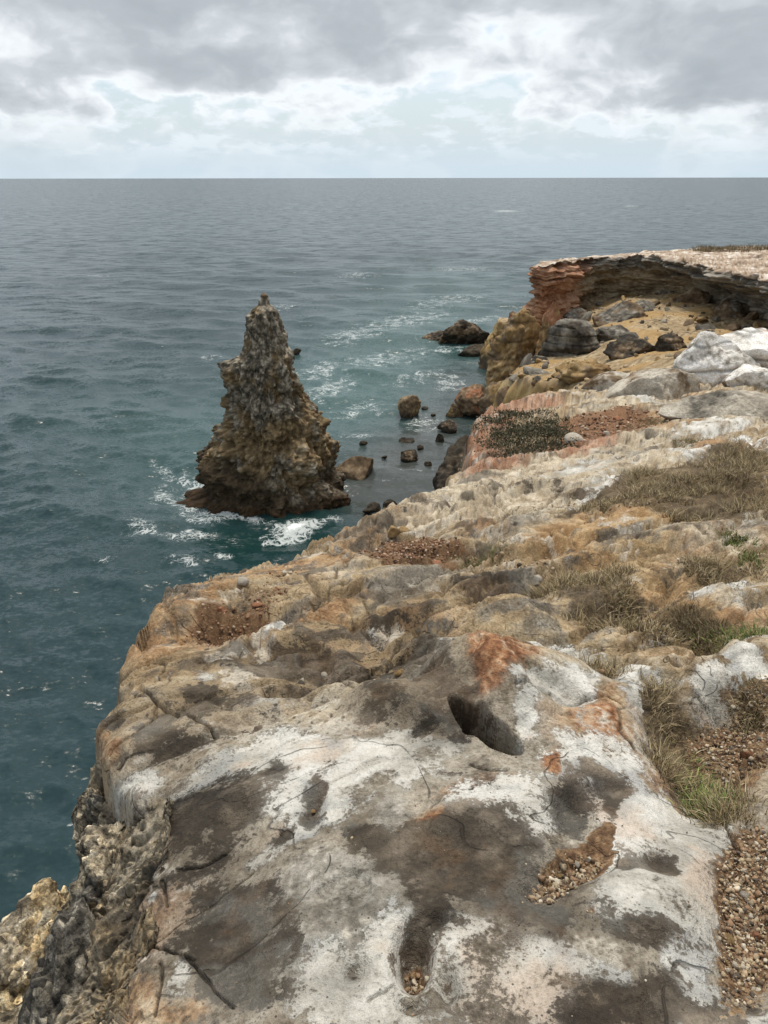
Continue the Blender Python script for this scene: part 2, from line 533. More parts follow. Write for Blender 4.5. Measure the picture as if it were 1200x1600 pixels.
DARK = [(262, 1168, 85, 27, -6, .95), (330, 1255, 76, 42, -10, 1), (300, 1340, 80, 70, 0, 1), (350, 1440, 88, 80, 10, 1), (372, 1530, 58, 62, 0, .9), (275, 1285, 50, 60, 0, .95), (430, 1207, 17, 20, 0, .9), (488, 1262, 20, 36, 0, .95), (500, 1226, 11, 32, 10, .9), (563, 1292, 28, 34, -20, .95), (440, 1308, 22, 14, -30, .8), (420, 1390, 34, 40, 0, .8), (300, 1480, 40, 30, 0, .8),
        (728, 1352, 112, 54, 6, .95), (690, 1312, 84, 34, -12, .95), (800, 1312, 52, 32, 18, .95), (895, 1255, 32, 44, -18, .97), (950, 1226, 40, 22, 28, .9), (966, 1252, 10, 34, 0, .9), (1042, 1346, 36, 20, 10, .95), (976, 1352, 17, 12, 0, .7), (790, 1402, 112, 44, 6, .95), (885, 1425, 50, 34, 0, .85), (795, 1468, 34, 22, 20, .9), (1005, 1462, 84, 32, 0, .8), (925, 1545, 80, 36, 10, .9), (1040, 1545, 50, 36, 0, .85), (910, 1585, 100, 26, 0, .95), (652, 1402, 22, 18, 0, .9), (686, 1432, 30, 22, 0, .95), (645, 1485, 28, 38, 10, .95), (695, 1527, 16, 30, 0, .9), (632, 1558, 18, 14, 0, .9), (1145, 1565, 46, 30, -20, .85), (552, 1510, 16, 14, 0, .9), (1160, 1540, 30, 16, 0, .8),
        (605, 1108, 62, 20, 5, .85), (655, 1122, 58, 24, 14, .9), (690, 1140, 40, 20, 20, .85), (310, 1097, 100, 28, -4, .8), (180, 1122, 30, 13, -10, .8), (300, 1040, 80, 8, 3, .7), (395, 1030, 60, 12, 5, .7), (505, 1042, 80, 16, 4, .8), (585, 1035, 50, 26, 0, .85), (470, 1012, 62, 16, -12, .8), (600, 967, 80, 14, -14, .6), (550, 985, 40, 10, -20, .6), (655, 985, 50, 12, -8, .7), (632, 960, 40, 20, 0, .6), (770, 915, 55, 22, -5, .8), (815, 925, 32, 18, 10, .8), (700, 920, 62, 12, -8, .7), (750, 1010, 60, 9, -4, .85), (655, 1022, 40, 22, 15, .9), (672, 1080, 50, 24, 25, .8), (735, 1118, 50, 12, 30, .7), (570, 1150, 40, 8, 4, .6), (700, 1205, 50, 8, 5, .4), (420, 1070, 60, 10, 0, .5),
        (818, 768, 40, 6, 6, .7), (912, 770, 34, 5, 0, .8), (620, 803, 42, 6, -6, .7), (870, 758, 22, 12, -40, .6), (790, 752, 40, 4, 0, .6), (930, 712, 40, 4, -12, .6), (985, 720, 40, 4, -8, .5), (1040, 700, 24, 4, 0, .4), (560, 870, 40, 10, -18, .5), (470, 905, 60, 8, -20, .45), (880, 905, 30, 8, 0, .6), (960, 850, 40, 8, 10, .4), (1070, 985, 30, 12, 0, .7), (1180, 1030, 20, 16, 0, .5), (880, 1020, 24, 7, 0, .7)]
ORANGE = [(275, 985, 48, 28, -20, .9), (285, 935, 62, 14, -12, .9), (222, 1010, 32, 30, 0, .9), (450, 885, 78, 13, -16, .8), (550, 875, 64, 13, -20, .75), (462, 965, 62, 18, -30, .8), (530, 950, 72, 16, -26, .75), (600, 820, 66, 16, -22, .8), (335, 910, 44, 10, -14, .85), (640, 800, 50, 10, -10, .6), (740, 825, 40, 14, 0, .7), (168, 1165, 24, 18, 0, .85), (160, 1130, 16, 14, 0, .8), (215, 1540, 40, 52, 12, .75), (300, 1570, 30, 24, 0, .6), (240, 1590, 60, 20, 0, .7),
          (770, 1068, 48, 34, 20, 1), (800, 1050, 36, 24, 0, .9), (925, 1132, 46, 36, 10, .9), (956, 1108, 20, 14, 0, .8), (910, 1156, 28, 22, 0, .9), (1025, 1200, 32, 20, 30, .9), (1000, 1165, 26, 20, 30, .8), (880, 840, 64, 20, -8, .8), (950, 815, 62, 14, -10, .85), (1032, 803, 42, 12, 4, .95), (900, 872, 50, 14, 0, .8), (1090, 845, 30, 14, 0, .8), (1050, 925, 44, 26, 25, .8), (1130, 945, 44, 22, 20, .75), (1035, 958, 22, 9, 0, 1), (860, 905, 20, 10, 0, .5),
          (905, 704, 64, 8, -10, .95), (748, 655, 26, 36, 0, .9), (785, 624, 56, 8, -6, .85), (750, 690, 22, 30, 0, .9), (930, 668, 64, 22, -6, 1), (1000, 655, 50, 12, 0, .9), (1050, 670, 50, 8, 0, .7), (870, 735, 40, 6, -14, .7), (1100, 690, 50, 8, 0, .8), (676, 1285, 46, 12, -14, .9), (692, 1336, 26, 9, 10, .8), (786, 1347, 20, 14, 0, .7), (750, 1232, 74, 22, -10, .7), (866, 1194, 18, 14, 20, .95), (930, 1425, 8, 10, 0, .8), (975, 1435, 6, 10, 0, .8), (960, 1385, 14, 12, 0, .5), (488, 1268, 20, 26, 0, .7), (1180, 960, 30, 14, 0, .6), (1000, 1020, 40, 12, 0, .5), (1060, 1010, 50, 10, 0, .5)]
GREY = [(500, 1375, 66, 60, 0, .9), (475, 1460, 60, 90, 10, .9), (615, 1275, 34, 60, 0, .9), (560, 1420, 60, 60, 0, .8), (640, 1330, 40, 40, 0, .7), (700, 1420, 60, 30, 0, .5), (230, 1020, 30, 14, 0, .5), (380, 1045, 60, 10, 0, .7), (660, 890, 60, 16, -10, .8), (620, 905, 70, 18, -10, .8), (800, 905, 40, 16, 0, .8), (830, 935, 22, 26, 30, .7), (815, 820, 50, 14, -20, .8), (870, 770, 30, 10, -30, .7), (690, 1000, 60, 16, 0, .8), (640, 1060, 30, 30, 0, .8), (700, 1050, 50, 20, 15, .6), (1110, 1110, 50, 30, 0, .4), (930, 1540, 50, 24, 0, .6), (870, 1450, 50, 20, 0, .6), (1000, 1460, 80, 30, 0, .6), (1140, 632, 70, 8, -8, .9), (1000, 610, 60, 8, 4, .8), (940, 600, 50, 8, 0, .7), (480, 935, 30, 8, -20, .6), (520, 1070, 70, 8, -6, .6), (1060, 690, 40, 5, 0, .5)]
SOIL = [(370, 962, 62, 26, -22, 1), (330, 955, 36, 18, -10, .9), (655, 852, 60, 20, 0, 1), (620, 862, 36, 12, -10, .9), (540, 1060, 48, 13, 4, .9), (900, 1340, 58, 28, -28, 1), (940, 1298, 30, 10, -20, .9), (848, 1395, 16, 10, 0, .8), (1165, 1425, 50, 112, 4, 1), (1190, 1340, 40, 40, 0, 1), (648, 1495, 20, 30, 0, .9), (1150, 1160, 60, 40, 20, 1), (1190, 1100, 30, 30, 0, .9), (1110, 1190, 60, 70, 40, .8), (930, 668, 66, 22, -6, .9), (985, 655, 50, 12, 0, .8), (870, 700, 30, 8, 0, .7), (1000, 950, 70, 24, 14, .6), (760, 868, 36, 10, 0, .7), (930, 1045, 36, 22, 30, .7), (1090, 765, 120, 22, 0, .7), (780, 885, 30, 6, 0, .5), (700, 880, 30, 6, 0, .6), (450, 905, 20, 6, -10, .5)]
CRACKS = [[(220, 1080), (245, 1100), (280, 1115), (305, 1130), (365, 1150)], [(245, 1100), (245, 1120), (210, 1150), (170, 1175)], [(250, 1365), (252, 1385), (257, 1407)], [(285, 1485), (320, 1520), (330, 1540), (362, 1568)], [(245, 1495), (251, 1530), (240, 1580)],
          [(272, 1355), (300, 1350), (325, 1340), (350, 1325)], [(800, 1116), (835, 1108), (880, 1111), (940, 1105), (965, 1116)], [(1040, 1052), (1070, 1035), (1088, 1008)], [(1065, 1090), (1100, 1100), (1130, 1117)], [(1135, 1270), (1145, 1295), (1157, 1315), (1155, 1342)],
          [(770, 772), (791, 798), (782, 822)], [(735, 1195), (765, 1203), (790, 1206)], [(480, 905), (500, 925), (470, 960), (430, 985)], [(560, 930), (590, 905), (640, 900)], [(600, 1020), (625, 990), (680, 960), (740, 950)], [(640, 905), (700, 890), (760, 895)], [(575, 1556), (600, 1545), (612, 1530)],
          [(215, 1395), (228, 1430), (226, 1462), (300, 1490)], [(880, 760), (850, 790), (800, 800)], [(700, 760), (760, 768), (830, 760)], [(470, 1060), (540, 1085), (600, 1085)], [(860, 985), (905, 1000), (960, 1000)], [(1000, 880), (1060, 900), (1130, 905)], [(900, 860), (960, 870), (1010, 860)]]
CRACK_W = [(np.stack(hit([p[0] for p in c], [p[1] for p in c]))) for c in CRACKS]

BUMPS = [(*b_[:5], b_[5] * float(np.interp(b_[1], [640, 760, 900, 1000], [.32, .38, .45, .85]))) for b_ in BUMPS]
bBump = plan_blobs(BUMPS); bW = plan_blobs(WHITE); bD = plan_blobs(DARK); bO = plan_blobs(ORANGE); bG = plan_blobs(GREY); bS = plan_blobs(SOIL)
CA, SA = math.cos(math.radians(60)), math.sin(math.radians(60))


def cliff_height(x, y):
    """height of the cliff top and its walls at plan points (1-D arrays); returns z and which rock shows"""
    r = np.hypot(x, y)
    # warp so that outlines wander
    wx = 0.030 * fbm2(x * 3.1, y * 3.1, 3) * np.clip(r, .6, 4); wy = 0.030 * fbm2(x * 3.1 + 40, y * 3.1 + 40, 3) * np.clip(r, .6, 4)
    z = topF(x, y).astype(F32)
    # bedding runs away to the right; swells and creases follow it
    a = x * SA + y * CA; b = x * CA - y * SA
    sc = np.clip(r / 5, 0.25, 0.62)
    z += 0.09 * sc * fbm2(a * 0.45, b * 0.9, 3)
    z += 0.14 * sc * (billow2(a * 0.5 + 3, b * 1.1, 3, 0.40) - 0.22)
    # jointed slabs: blocks of rock with their own tilt
    wa = a + 0.22 * fbm2(x * 1.6, y * 1.6, 3); wb = b + 0.22 * fbm2(x * 1.6 + 20, y * 1.6, 3)
    f1, f2, dx1, dy1, cell = worley2(wa * 0.42, wb * 0.8, 1)
    blk = np.clip(sc, .10, 1.3) * sstep(r, 1.5, 3.2)
    z += blk * (0.07 * (cell[..., 0] - .5) + 0.16 * dx1 * (cell[..., 1] - .5) + 0.20 * dy1 * (cell[..., 2] - .5) - 0.16 * np.exp(-(f2 - f1) / 0.030))
    # ledges of tilted beds running diagonally back: long gentle backs, short broken fronts

    def ledges(freq, seed, amp_, cut):
        u_ = b * freq + 0.55 * fbm2(a * freq * .35 + seed, b * freq * .6, 4, .5) + seed
        f_ = u_ - np.floor(u_)
        prof = np.where(f_ < cut, (f_ / cut) ** 1.15, 1 - sstep(f_, cut, 1.0))
        vary = np.clip(.35 + 1.5 * fbm2(a * freq * .3 + 9 * seed, np.floor(u_) * 3.7 + seed, 2), 0, 1.2)
        return amp_ * ((prof - .5) * vary - .55 * np.clip(vary, 0, .8) * np.exp(-(np.minimum(f_, 1 - f_) / .035) ** 2))
    z += sstep(r, 1.6, 2.7) * (ledges(0.62, 3.3, 0.23, .84) * np.clip(r / 4.6, .45, 1.25) + ledges(1.7, 8.1, 0.085, .82) * np.clip(r / 4.6, .5, 1.1) + ledges(4.1, 5.7, 0.030, .8) * np.clip(r / 4, .5, 1.0))
    f1b, f2b, dx2, dy2, cell2 = worley2(wa * 1.5 + 7, wb * 2.4 + 3, 2)
    some = sstep(fbm2(x * .7 + 13, y * .7, 3), -.15, .12)
    z += sstep(r, 1.5, 2.6) * np.clip(r / 5, .4, 1.0) * some * (0.035 * (cell2[..., 0] - .5) + 0.06 * dx2 * (cell2[..., 1] - .5) + 0.08 * dy2 * (cell2[..., 2] - .5) - 0.055 * np.exp(-(f2b - f1b) / 0.045))
    # hollows eaten out by rain
    h1, _, _, _, hc = worley2(x * 2.3 + 0.5 * fbm2(x * 2, y * 2, 3), y * 3.0 + 0.5 * fbm2(x * 2 + 6, y * 2, 3), 6)
    z -= sstep(r, 1.7, 2.6) * 0.085 * sstep(hc[..., 0], .68, .8) * sstep(h1, .34, .16)
    z += 0.030 * np.clip(sc, .3, .7) * (billow2(a * 1.6 + 9, b * 3.0, 3, 0.42) - 0.25)
    hair = np.abs(perlin2(a * 0.9 + 21 + 0.15 * fbm2(x * 4, y * 4, 3), b * 1.6 + 0.15 * fbm2(x * 4 + 9, y * 4, 3))) + 0.10 * sstep(perlin2(x * 1.1 + 3, y * 1.1 + 77), -0.1, 0.15)
    z -= 0.006 * np.clip(r, .8, 5) * np.clip(1 - hair / 0.018, 0, 1)
    add = np.zeros(len(x), F32)

    def fb(k, q, st):
        if st < -0.25:
            add[k] += st * (1 - sstep(q, 0.75, 1.25))
        else:
            add[k] += st * np.exp(-0.9 * q ** 2.6)
    blob_each(bBump, x + wx, y + wy, fb, 1.9)
    z += add
    # cracks and ledges
    ck = np.full(len(x), 9.0, F32)
    for c in CRACK_W:
        lo = c.min(0) - 0.4; hi = c.max(0) + 0.4
        k = np.nonzero((x > lo[0]) & (x < hi[0]) & (y > lo[1]) & (y < hi[1]))[0]
        if len(k) == 0:
            continue
        wob = 0.012 * r[k]
        fq = 11 / np.sqrt(r[k])
        d = seg_dist(x[k] + wob * fbm2(x[k] * fq, y[k] * fq, 4, .6), y[k] + wob * fbm2(x[k] * fq + 7, y[k] * fq + 3, 4, .6), c[:-1], c[1:])
        ck[k] = np.minimum(ck[k], d / (0.0030 * r[k] * (0.6 + 0.8 * np.abs(perlin2(x[k] * 6, y[k] * 6)))))
    z -= 0.014 * np.clip(r, .8, 5) * np.exp(-ck * ck * 0.7)
    # pits eaten into the rock
    pit = perlin2(x * 5.5 + 11, y * 5.5 + 4)
    z -= 0.04 * np.clip(r / 3, .25, 1.2) * sstep(pit, 0.52, 0.75)
    s = poly_sd(x + wx * 1.3, y + wy * 1.3, EDGE_P)
    s = s + 0.02 * np.minimum(r, 4) * fbm2(x * 3.5, y * 3.5, 3) * np.clip(r / 3, .3, 1)
    Rr = np.clip(0.05 + 0.035 * r, 0.06, 0.5)
    t = np.clip(s / Rr, 0, 1)
    z_in = z - Rr * 0.75 * (1 - np.sqrt(np.clip(1 - (1 - t) ** 2, 0, 1)))
    o = np.clip(-s, 0, None)
    fall = Rr * 0.75 + 7.0 * o + 0.35 * billow2(x * 2.2, y * 2.2, 3) * np.clip(o * 4, 0, 1)
    zt = np.where(s > 0, z_in, z - fall)
    # the crumbling pebbly rock under the slab
    zc = congF(x, y).astype(F32) + 0.16 * (billow2(x * 3.3, y * 3.3, 4, 0.6) - 0.2) + 0.05 * fbm2(x * 14, y * 14, 4, 0.65)
    peb = billow2(x * 26, y * 26, 2, 0.6)
    zc += 0.06 * peb
    sc_ = poly_sd(x + wx * 2, y + wy * 2, CONG_P) + 0.07 * fbm2(x * 6, y * 6, 4, 0.6)
    oc = np.clip(-sc_, 0, None)
    zc = zc - np.where(sc_ > 0, 0.08 * np.clip(1 - sc_ / 0.12, 0, 1) ** 2, 0.08 + 6.5 * oc)
    zc = np.where((y > 4.5) | (s > 0.02 * r), -5.0, zc)
    cong = (zc > zt).astype(F32)
    wall = np.clip(o * 12, 0, 1)
    z = np.maximum(zt, zc)
    z = np.maximum(z, -2.0 + 0.2 * fbm2(x, y, 2))
    # fine relief, fading on steep faces
    zg = z.reshape(GX.shape)
    gr = np.hypot(np.gradient(zg, axis=0) / (np.abs(np.gradient(GY, axis=0)) + 1e-6), np.gradient(zg, axis=1) / (np.abs(np.gradient(GX, axis=1)) + 1e-6)).ravel()
    damp = 1 / (1 + 1.5 * np.clip(gr, 0, 20))
    f1, f2, _, _, cl = worley2(x * 8 + 0.8 * fbm2(x * 7, y * 7, 2), y * 8 + 0.8 * fbm2(x * 7 + 5, y * 7, 2), 3)
    pitty = sstep(fbm2(x * .9 + 3, y * .9 + 8, 3), -.02, .2)
    hf = 0.013 * fbm2(x * 7 + 50, y * 7, 4, 0.55) + 0.022 * (billow2(x * 4.1, y * 4.1 + 6, 4, .55) - .25) + 0.0045 * fbm2(x * 34, y * 34, 3, 0.65)
    hf = hf - 0.036 * pitty * sstep(cl[..., 0], .55, .8) * sstep(f1, .42, .12) - 0.006 * sstep(perlin2(x * 24 + 8, y * 24), 0.5, 0.75)
    z = z + damp * hf * (0.45 + 0.85 * sstep(r, 1.2, 3.0))
    return z, np.maximum(cong, wall), ck, s, hair


# a grid that is fine near the viewer's feet and coarser with distance
def persp_grid(h_of_y, y_lo, y_hi, py_lo, py_hi, n_rows, n_cols, umax, extra_near, extra_far, side=40, wide=3.0):
    yy = np.geomspace(y_lo * .5, y_hi * 2, 6000)
    pyy = 800 - FPX * np.tan(PITCH - np.arctan2(h_of_y(yy), yy))
    want = np.linspace(py_lo, py_hi, n_rows)
    rows_ = np.interp(-want, -pyy, yy)
    rows_ = np.concatenate([extra_near, rows_, extra_far])
    u = np.concatenate([-np.geomspace(wide, umax, side)[:-1], np.linspace(-umax, umax, n_cols), np.geomspace(umax, wide, side)[1:]])
    k = np.where(rows_ > 0, np.maximum(rows_ * CP + h_of_y(np.maximum(rows_, 0)) * SPN, 0.9), 0.9 - rows_)
    return u[None, :] * k[:, None], np.repeat(rows_[:, None], len(u), 1)


GX, GY = persp_grid(lambda y: 1.45 + 0.19 * y, 0.5, 20, 1660, 592, 725, 750, 0.60, np.concatenate([-np.geomspace(40, 0.4, 26), np.linspace(-0.3, 0.5, 12)]), np.linspace(20.5, 30, 14), 38)
cx = GX.ravel(); cy = GY.ravel()
nr, nc = GX.shape
cz, cong, ck, csd, hair = cliff_height(cx, cy)
# no face of the cliff top is steeper than weathered rock stands
zg_ = cz.reshape(nr, nc); okm = ((csd > 0.05) & (np.hypot(cx, cy) > 3.0)).reshape(nr, nc)
for it in range(2):
    for rng_ in (range(1, nr), range(nr - 2, -1, -1)):
        st_ = -1 if rng_.step > 0 else 1
        for i_ in rng_:
            lim = zg_[i_ + st_] + 0.85 * np.abs(GY[i_] - GY[i_ + st_])
            zg_[i_] = np.where(okm[i_] & okm[i_ + st_], np.minimum(zg_[i_], lim), zg_[i_])
    for rng_ in (range(1, nc), range(nc - 2, -1, -1)):
        st_ = -1 if rng_.step > 0 else 1
        for i_ in rng_:
            lim = zg_[:, i_ + st_] + 1.6 * np.abs(GX[:, i_] - GX[:, i_ + st_])
            zg_[:, i_] = np.where(okm[:, i_] & okm[:, i_ + st_], np.minimum(zg_[:, i_], lim), zg_[:, i_])
cz = zg_.ravel()
# lumpy sideways push so walls are not a pure height field
cr = np.hypot(cx, cy)
lump = np.clip(cong, 0, 1) * np.clip(0.03 + 0.015 * cr, 0, 0.15)
steep = np.hypot(np.gradient(zg_, axis=0) / (np.abs(np.gradient(GY, axis=0)) + 1e-6), np.gradient(zg_, axis=1) / (np.abs(np.gradient(GX, axis=1)) + 1e-6)).ravel()
P3 = np.stack([cx, cy, cz], -1)
sel = np.nonzero(lump > 0.001)[0]
cx2, cy2 = cx.copy(), cy.copy()
cx2[sel] += lump[sel] * perlin3(P3[sel] * 5.0) * 1.4
cy2[sel] += lump[sel] * perlin3(P3[sel] * 5.0 + 20.5) * 1.4
wscale = np.clip(cr / 2, .5, 3)
px_w = cx + 0.07 * fbm2(cx * 3, cy * 3, 5, 0.62) * wscale; py_w = cy + 0.07 * fbm2(cx * 3 + 9, cy * 3 + 9, 5, 0.62) * wscale
mW, mD, mO, mG, mS = [mask(b, px_w, py_w) for b in (bW, bD, bO, bG, bS)]
nA = fbm2(cx * 1.1 + 5, cy * 1.1, 5, 0.6)
PW = np.stack([px_w, py_w, cz], -1)
nE = fbm3(PW * 2.6 + 8, 5, 0.64)
nB = fbm3(P3 * 6 + 3, 3, 0.6) * (1 / (1 + .6 * np.clip(steep, 0, 5) * sstep(cr, 2, 4)))
sdmp = 1 / (1 + 1.2 * np.clip(steep, 0, 5) * sstep(cr, 2, 4))
nC = fbm3(P3 * 30 + 1, 2, 0.7) * np.clip(1.4 - cr / 6, .15, 1) * sdmp
nF = perlin2(cx * 130, cy * 130) * np.clip(1.5 - cr / 1.6, 0, 1)
nS = fbm3(np.stack([(px_w * SA + py_w * CA) * 1.3, (px_w * CA - py_w * SA) * 6.0, cz * 3], -1), 4, 0.62)     # streaks along the bedding


def lerp(a, b, f):
    return a + (np.asarray(b, F32) - a) * np.asarray(f, F32)[:, None]


def cramp(v, stops):
    xs = [s_[0] for s_ in stops]
    return np.stack([np.interp(v, xs, [s_[1][i] for s_ in stops]) for i in range(3)], -1).astype(F32)


def edge(m, lo, hi, a=0.55, b=0.35, c=0.28, d=0.14):
    return sstep(m + a * nE + b * nB + c * nC + d * nF, lo, hi)


col = cramp(nE * 0.6 + nS * 0.5 + nB * 0.4, [(-.5, (0.09, 0.066, 0.044)), (-.2, (0.235, 0.168, 0.098)), (.05, (0.41, 0.315, 0.195)), (.3, (0.58, 0.505, 0.385))])
farm = sstep(cr, 3.5, 8)
nearm = 1 - sstep(cr, 1.7, 3.0)
col = lerp(col, cramp(nE + nB * .7 + nC * .5, [(-.4, (0.17, 0.155, 0.13)), (0, (0.37, 0.345, 0.30)), (.4, (0.54, 0.515, 0.465))]), nearm * .72)
col = lerp(col, (0.60, 0.535, 0.43), farm * 0.65 * sstep(nS + nB * .5, -0.1, 0.3))
col = lerp(col, cramp(nB, [(-.4, (0.24, 0.095, 0.04)), (0, (0.37, 0.20, 0.105)), (.4, (0.47, 0.31, 0.19))]), 0.30 * sstep(nA + nB * .4, 0.15, 0.36))
col = lerp(col, cramp(nC + nB, [(-.5, (0.17, 0.072, 0.034)), (-.1, (0.33, 0.185, 0.088)), (.2, (0.44, 0.285, 0.155)), (.5, (0.54, 0.415, 0.275))]), 0.66 * edge(mO, 0.30, 0.62))
col = lerp(col, cramp(nC + nB, [(-.5, (0.15, 0.14, 0.12)), (.1, (0.29, 0.28, 0.25)), (.5, (0.42, 0.40, 0.37))]), 0.75 * sstep(mG + .5 * nE + .3 * nS, 0.25, 0.8))
col = lerp(col, cramp(nB + nC, [(-.5, (0.20, 0.115, 0.045)), (0, (0.40, 0.27, 0.125)), (.5, (0.56, 0.45, 0.28))]), 0.42 * sstep(mask(plan_blobs([(930, 850, 130, 40, -6, .9), (1040, 920, 90, 34, 20, .8), (1000, 820, 90, 20, 0, .8)]), px_w, py_w) + .5 * nE, .3, .7))
CREAM = plan_blobs([(700, 792, 100, 22, -12, .9), (790, 762, 120, 22, -6, .9), (930, 745, 90, 22, -24, .9), (860, 725, 110, 10, -12, .8), (1000, 690, 90, 10, -8, .8), (1060, 712, 60, 12, 0, .9), (560, 880, 90, 12, -20, .5), (870, 1020, 120, 30, 8, .6), (1080, 1030, 120, 26, 0, .6), (1120, 930, 80, 24, 20, .6), (1080, 835, 80, 18, 6, .7), (1180, 800, 40, 40, 0, .7), (1150, 650, 80, 20, 0, .7), (720, 900, 90, 14, -8, .5), (440, 1120, 160, 14, -12, .4), (960, 630, 90, 14, 0, .6)])
col = lerp(col, cramp(nB + nC + .5 * nE, [(-.5, (0.26, 0.20, 0.13)), (-.1, (0.50, 0.425, 0.315)), (.2, (0.64, 0.575, 0.46)), (.5, (0.72, 0.67, 0.58))]), 0.8 * sstep(mask(CREAM, px_w, py_w) + .55 * nE + .35 * nS, .3, .62))
REDS = plan_blobs([(748, 680, 30, 60, 0, 1), (770, 640, 50, 24, 0, 1), (810, 628, 60, 10, 0, .9), (900, 700, 70, 12, -8, .8), (770, 720, 40, 14, 0, .8)])
col = lerp(col, cramp(nB + nC + .6 * nE, [(-.5, (0.16, 0.065, 0.035)), (-.1, (0.33, 0.165, 0.10)), (.2, (0.46, 0.29, 0.205)), (.5, (0.56, 0.42, 0.33))]), 0.85 * sstep(mask(REDS, px_w, py_w) + .5 * nE, .3, .6))
RUST = plan_blobs([(772, 1066, 46, 32, 18, 1), (805, 1050, 30, 20, 0, .9), (760, 1100, 30, 18, 20, .7), (928, 1135, 40, 30, 10, .8), (866, 1195, 18, 13, 20, .9), (676, 1285, 40, 10, -14, .7)])
col = lerp(col, cramp(nB + nC + .6 * nE, [(-.5, (0.10, 0.038, 0.018)), (-.1, (0.25, 0.105, 0.048)), (.2, (0.38, 0.19, 0.095)), (.5, (0.50, 0.34, 0.22))]), 0.85 * sstep(mask(RUST, px_w, py_w) + .55 * nE + .3 * nB, .35, .62))
# random weathering: dark algae crust and pale skins
band = sstep(cr, 2.4, 3.6)
col = lerp(col, cramp(nC + nB, [(-.5, (0.045, 0.038, 0.030)), (.1, (0.115, 0.098, 0.077)), (.5, (0.23, 0.20, 0.16))]), .80 * band * sstep(nS * .9 + .55 * nE + .35 * nB, 0.10, 0.30) * (1 - .7 * mask(CREAM, px_w, py_w)))
col = lerp(col, cramp(nC + nB, [(-.5, (0.06, 0.05, 0.04)), (.5, (0.20, 0.18, 0.15))]), .75 * band * sstep(fbm3(PW * 1.15 + 60, 5, .64) + .3 * nS, 0.14, 0.30))
col = lerp(col, cramp(nC, [(-.4, (0.035, 0.028, 0.021)), (.4, (0.13, 0.105, 0.08))]), 0.8 * sstep(fbm2(px_w * 1.7 + 30, py_w * 1.7, 6, 0.68) + .25 * nC, 0.16, 0.34) * (1 - 0.6 * mW))
col = lerp(col, (0.58, 0.535, 0.46), 0.75 * sstep(fbm2(px_w * 2.3 + 70, py_w * 2.3 + 20, 6, 0.68) + .2 * nC, 0.20, 0.34))
# small black lichen and pin holes
lic = sstep(perlin2(cx * 42 + 4, cy * 42), 0.42, 0.6) * sstep(nE + .5 * nA, -0.05, 0.25)
col = lerp(col, (0.04, 0.034, 0.028), 0.8 * lic)
soil = cramp(nC + nF * .6, [(-.6, (0.06, 0.034, 0.019)), (0, (0.17, 0.10, 0.055)), (.5, (0.33, 0.225, 0.13))])
soil = lerp(soil, (0.24, 0.125, 0.07), 0.5 * sstep(cr, 6, 12))
col = lerp(col, soil, edge(mS, 0.44, 0.60, .3, .3, .25, .1))
LITTER = plan_blobs([(1075, 765, 105, 30, 2, 1), (1150, 720, 55, 26, 0, 1), (990, 765, 50, 20, -10, .9), (1110, 800, 70, 14, 0, .9), (935, 925, 70, 30, 8, 1), (1000, 965, 50, 18, 20, 1), (925, 1040, 34, 26, 28, 1), (1030, 1100, 22, 36, -10, 1), (1060, 1150, 30, 40, 30, 1), (1120, 1225, 60, 44, 35, 1), (1180, 1095, 26, 28, 0, 1), (1125, 888, 52, 16, 8, 1), (1090, 965, 50, 16, 20, 1), (762, 868, 38, 10, 0, .8), (905, 800, 34, 8, -20, .9)])
col = lerp(col, cramp(nC + nB, [(-.5, (0.035, 0.025, 0.015)), (0, (0.095, 0.068, 0.038)), (.5, (0.21, 0.155, 0.09))]), .9 * sstep(mask(LITTER, px_w, py_w) + .4 * nE + .25 * nB, .38, .62))
mS = np.maximum(mS, mask(LITTER, px_w, py_w) * .9)
col = lerp(col, (0.03, 0.024, 0.018), 0.8 * np.clip(1.3 - ck, 0, 1) * sstep(nB, -.5, .1))
col = lerp(col, (0.035, 0.028, 0.02), 0.75 * np.clip(1 - hair / 0.022, 0, 1))
# crumbling pebbly rock of the walls, coloured in 3-D
s3 = P3[sel]
a3 = fbm3(s3 * 2.4, 4, 0.6); b3 = fbm3(s3 * 20 + 5, 3, 0.7)
cg = cramp(b3 + 0.35 * a3, [(-.5, (0.07, 0.06, 0.05)), (-.15, (0.21, 0.18, 0.135)), (.15, (0.37, 0.32, 0.235)), (.5, (0.56, 0.51, 0.42))])
cg = lerp(cg, (0.40, 0.30, 0.17), 0.6 * sstep(a3, 0.02, 0.25)); 
cg = lerp(cg, (0.045, 0.042, 0.038), 0.8 * sstep(fbm3(s3 * 1.9 + 9, 4, 0.6) + .25 * b3, 0.10, 0.22))
cg = lerp(cg, (0.52, 0.46, 0.36), 0.7 * sstep(fbm3(s3 * 3.1 + 29, 4, 0.6) + .3 * b3, 0.14, 0.3))
col[sel] = col[sel] + (cg - col[sel]) * np.clip(cong[sel], 0, 1)[:, None]
col = np.clip(col, 0.015, 0.8)
cliff_me = mesh_from('cliff', np.stack([cx2, cy2, cz], -1), grid_faces(nr, nc))
attr(cliff_me, 'col', np.concatenate([col, np.ones((len(col), 1), F32)], -1))
fS = 1 - edge(mS, 0.44, 0.60, .3, .3, .25, .1)
fN = 1 - np.clip(cong, 0, 1)
tW = cramp(nE * .8 + nS * .6 + nA * .5, [(-.45, (0.26, 0.25, 0.225)), (-.15, (0.44, 0.42, 0.375)), (.08, (0.64, 0.62, 0.57)), (.38, (0.78, 0.77, 0.74))])
tW = lerp(tW, (0.56, 0.43, 0.33), 0.55 * sstep(fbm2(px_w * 2.1 + 55, py_w * 2.1, 5, .6), .12, .32))
tW = lerp(tW, (0.34, 0.35, 0.35), 0.65 * sstep(fbm2(px_w * 2.7 + 15, py_w * 2.7 + 44, 5, .6) + .3 * mG, .12, .36))
